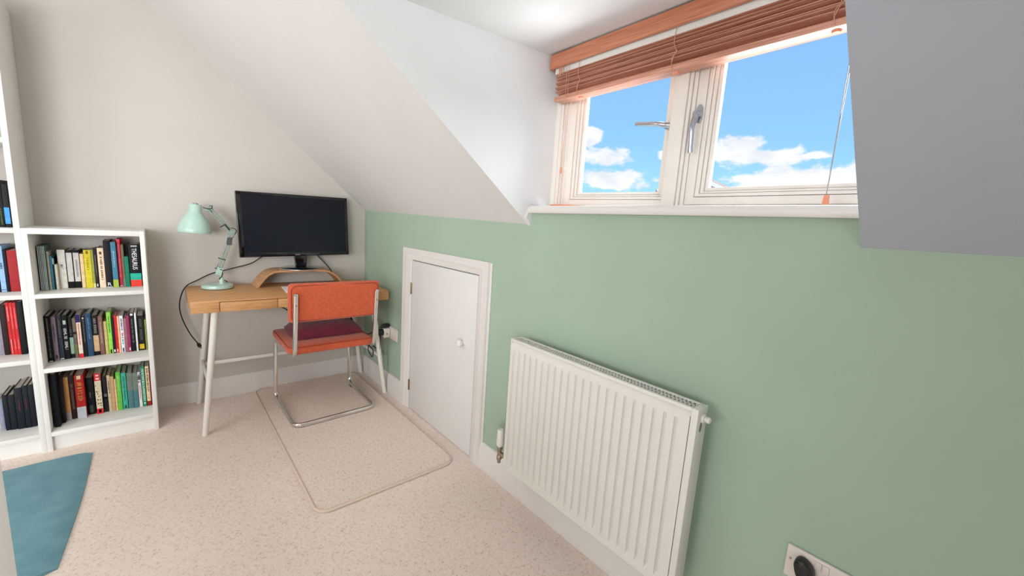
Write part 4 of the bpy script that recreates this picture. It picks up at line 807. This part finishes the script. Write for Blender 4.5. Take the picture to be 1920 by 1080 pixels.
# white cabinet whose edge shows at the left of the photograph
cb = thing('cabinet', 'plain white cabinet edge at the lower left corner of the photo', 'cabinet', (-1.67, -2.1, 0))
m = MB(); m.box((-1.92, -1.8505, 0.06), (-1.4216, -2.35, 0.80), 0.002); m.box((-1.90, -1.87, 0), (-1.44, -2.33, 0.06)); m.build('carcass', M['furn'], cb)
m = MB(); m.box((-1.93, -1.845, 0.80), (-1.4206, -2.36, 0.82), 0.002); m.build('top_panel', M['furn'], cb)
m = MB(); m.box((-1.918, -2.3505, 0.065), (-1.424, -2.368, 0.795), 0.002); dd = m.build('cabinet_door', M['furn'], cb)
m = MB(); m.lathe([(0, 0.026), (0.012, 0.022), (0.013, 0.016), (0.006, 0.008), (0.008, 0)], (-1.46, -2.368, 0.55), 20, rot=RX(PI / 2)); m.build('knob', M['nickel'], dd)

# ------------------------------------------------------------------ house across the street
hs = thing('house', 'white rendered house gable with pinkish roof tiles far outside the window', 'house', (14.5, 3.3, -5.5))
pk, le, re_ = Vector((12, 3.74, 3.40)), Vector((12, 4.62, 2.74)), Vector((12, 1.30, 2.28))
m = MB(); m.prism([(12.15, 4.45, -5.5), (12.15, 1.45, -5.5), (12.15, 1.45, 2.25), (12.15, 3.74, 3.28), (12.15, 4.45, 2.76)], (5.0, 3.1, 0)); m.build('wall', M['brick'], hs)
for a, b in ((pk, le), (pk, re_)):
    d = (b - a).normalized(); n_ = Vector((0, -d.z, d.y)); n_ = n_ if n_.z > 0 else -n_
    m = MB(); m.prism([a, b, b + n_ * .05, a + n_ * .05], (5.3, 3.3, 0)); m.build('roof', M['brick'], hs)
    m = MB(); m.prism([a + Vector((-.04, 0, -.01)), b + Vector((-.04, 0, -.01)), b + Vector((-.04, 0, -.01)) - n_ * .115, a + Vector((-.04, 0, -.01)) - n_ * .115], (.05, 0, 0)); m.build('barge_board', M['render_white'], hs)
m = MB(); m.box((12.1, 4.66, -5.5), (12.6, 4.40, 2.68)); m.build('eaves_box', M['render_white'], hs)

# ------------------------------------------------------------------ sky
wd = bpy.data.worlds.new('sky'); sc.world = wd; wd.use_nodes = True
N = wd.node_tree.nodes; L = wd.node_tree.links; bg = N['Background']
tc = N.new('ShaderNodeTexCoord'); sp = N.new('ShaderNodeSeparateXYZ'); L.new(tc.outputs['Generated'], sp.inputs[0])
def mth(op, a, b=None, cl=False):
    n = N.new('ShaderNodeMath'); n.operation = op; n.use_clamp = cl
    for i, v in enumerate((a, b)):
        if v is None: continue
        if isinstance(v, (int, float)): n.inputs[i].default_value = v
        else: L.new(v, n.inputs[i])
    return n.outputs[0]
az = mth('MULTIPLY', mth('ARCTAN2', sp.outputs['Y'], sp.outputs['X']), 180 / PI); el = mth('MULTIPLY', mth('ARCSINE', sp.outputs['Z']), 180 / PI)
cr = N.new('ShaderNodeValToRGB'); e = cr.color_ramp.elements
e[0].position = 0.0; e[0].color = (0.52, 0.86, 1.0, 1); e[1].position = 1.0; e[1].color = (0.22, 0.50, 0.95, 1)
for p, c_ in ((0.10, (0.40, 0.80, 1.0, 1)), (0.20, (0.32, 0.66, 1.0, 1)), (0.34, (0.29, 0.58, 1.0, 1))):
    k = e.new(p); k.color = c_
L.new(mth('MULTIPLY', sp.outputs['Z'], 1.0), cr.inputs['Fac'])
BL = [(39.6, 12.2, 2.2, 1.7), (37.2, 9.7, 4.2, 1.5), (36.0, 6.8, 7.0, 1.7), (29.6, 10.0, 1.4, .9), (21.6, 10.4, 4.4, 2.2), (17.5, 9.7, 5.0, 1.4), (13.9, 9.75, 2.0, .6), (16.0, 7.2, 7.0, 1.8), (10.6, 7.3, 4.0, 1.7), (12.0, 6.4, 12.0, 1.2), (52, 14, 8, 4), (0, 9, 8, 4), (-25, 14, 12, 5), (75, 12, 12, 5)]
acc = None
for a_, e_, ra, re in BL:
    dx = mth('DIVIDE', mth('SUBTRACT', az, a_), ra); dy = mth('DIVIDE', mth('SUBTRACT', el, e_), re)
    v = mth('SUBTRACT', 1.0, mth('SQRT', mth('ADD', mth('MULTIPLY', dx, dx), mth('MULTIPLY', dy, dy))))
    acc = v if acc is None else mth('MAXIMUM', acc, v)
n1 = N.new('ShaderNodeTexNoise'); n1.inputs['Scale'].default_value = 22; n1.inputs['Detail'].default_value = 8; n1.inputs['Roughness'].default_value = 0.6
mp = N.new('ShaderNodeMapping'); mp.inputs['Scale'].default_value = (1, 1, 1.9); L.new(tc.outputs['Generated'], mp.inputs['Vector']); L.new(mp.outputs[0], n1.inputs['Vector'])
cm = mth('ADD', acc, mth('MULTIPLY', mth('SUBTRACT', n1.outputs['Fac'], 0.5), 1.9))
mr = N.new('ShaderNodeMapRange'); mr.interpolation_type = 'SMOOTHSTEP'; mr.inputs['From Min'].default_value = 0.08; mr.inputs['From Max'].default_value = 0.50; L.new(cm, mr.inputs['Value'])
cc = N.new('ShaderNodeValToRGB'); cc.color_ramp.elements[0].position = 0.35; cc.color_ramp.elements[0].color = (0.80, 0.86, 0.95, 1); cc.color_ramp.elements[1].position = 0.58; cc.color_ramp.elements[1].color = (1.05, 1.05, 1.06, 1)
n2 = N.new('ShaderNodeTexNoise'); n2.inputs['Scale'].default_value = 14; n2.inputs['Detail'].default_value = 5; L.new(mp.outputs[0], n2.inputs['Vector']); L.new(n2.outputs['Fac'], cc.inputs['Fac'])
mx = N.new('ShaderNodeMix'); mx.data_type = 'RGBA'; L.new(mr.outputs[0], mx.inputs['Factor']); L.new(cr.outputs['Color'], mx.inputs[6]); L.new(cc.outputs['Color'], mx.inputs[7])
L.new(mx.outputs[2], bg.inputs['Color']); bg.inputs['Strength'].default_value = 1.0

# ------------------------------------------------------------------ lamps
def area(name, loc, aim, sx, sy, power, c, spread=180):
    l = bpy.data.lights.new(name, 'AREA'); l.shape = 'RECTANGLE'; l.size = sx; l.size_y = sy; l.energy = power; l.color = c; l.spread = math.radians(spread)
    o = bpy.data.objects.new(name, l); col.objects.link(o); o.location = loc
    o.rotation_euler = (Vector(aim) - Vector(loc)).to_track_quat('-Z', 'Y').to_euler(); return o
area('opposite_window_light', (-4.0, -2.4, 1.28), (-0.6, -0.5, 0.8), 1.3, 0.9, P_KEY, (0.94, 0.98, 1.0))
area('ceiling_fill', (-1.8, -1.1, 2.28), (-1.3, -1.0, 0), 1.0, 1.0, P_FILL, (0.94, 0.98, 1.0))  # added fill under the ceiling, no fitting there
pl = bpy.data.lights.new('point_fill', 'POINT'); pl.energy = P_POINT; pl.shadow_soft_size = 0.30; pl.color = (0.94, 0.98, 1.0)  # added unseen point fill for the slopes and dormer, no pendant hangs here
po = bpy.data.objects.new('point_fill', pl); col.objects.link(po); po.location = (-2.3, -1.7, 1.8)
area('rear_fill', (-2.7, -4.4, 1.10), (-1.0, -0.4, 0.85), 2.0, 1.5, P_REAR, (0.94, 0.98, 1.0), 85)  # added soft fill behind the camera, no window in that wall
area('sky_fill', (2.4, -2.3, 3.0), (0.1, -2.3, 1.6), 2.0, 2.0, P_SKY, (0.93, 0.96, 1.0))  # added area lamp above the window, strengthens the skylight indoors
area('ground_bounce_fill', (3.6, -2.3, -2.0), (0.0, -2.3, 1.7), 3.0, 3.0, P_SKY * 1.5, (0.97, 0.98, 1.0))  # added lamp below the sill, stands in for ground bounce onto dormer ceiling

sl = bpy.data.lights.new('sun', 'SUN'); sl.energy = 2.6; sl.angle = 0.01; sl.color = (1.0, 0.96, 0.9)
so = bpy.data.objects.new('sun', sl); col.objects.link(so); so.location = (0, 0, 8); so.rotation_euler = Vector((0.62, 0.35, -0.70)).to_track_quat('-Z', 'Y').to_euler()

# ------------------------------------------------------------------ camera
cd = bpy.data.cameras.new('camera'); cam = bpy.data.objects.new('camera', cd); col.objects.link(cam)
cd.sensor_width = 36.0; cd.lens = 755.484 / 1920 * 36; cd.clip_start = 0.02; cd.clip_end = 200
cam.location = (-1.1631, -3.0310, 1.2132)
yw, pt, rl = map(math.radians, (-41.3683, -8.9332, 3.7359))
fw = Vector((-math.sin(yw) * math.cos(pt), math.cos(yw) * math.cos(pt), math.sin(pt))); rt = Vector((math.cos(yw), math.sin(yw), 0)); up = rt.cross(fw)
r2 = rt * math.cos(rl) + up * math.sin(rl); u2 = -rt * math.sin(rl) + up * math.cos(rl)
cam.rotation_euler = Matrix((r2, u2, -fw)).transposed().to_euler()
sc.camera = cam
sc.view_settings.view_transform = 'Standard'; sc.view_settings.look = 'None'; sc.view_settings.exposure = 0.0
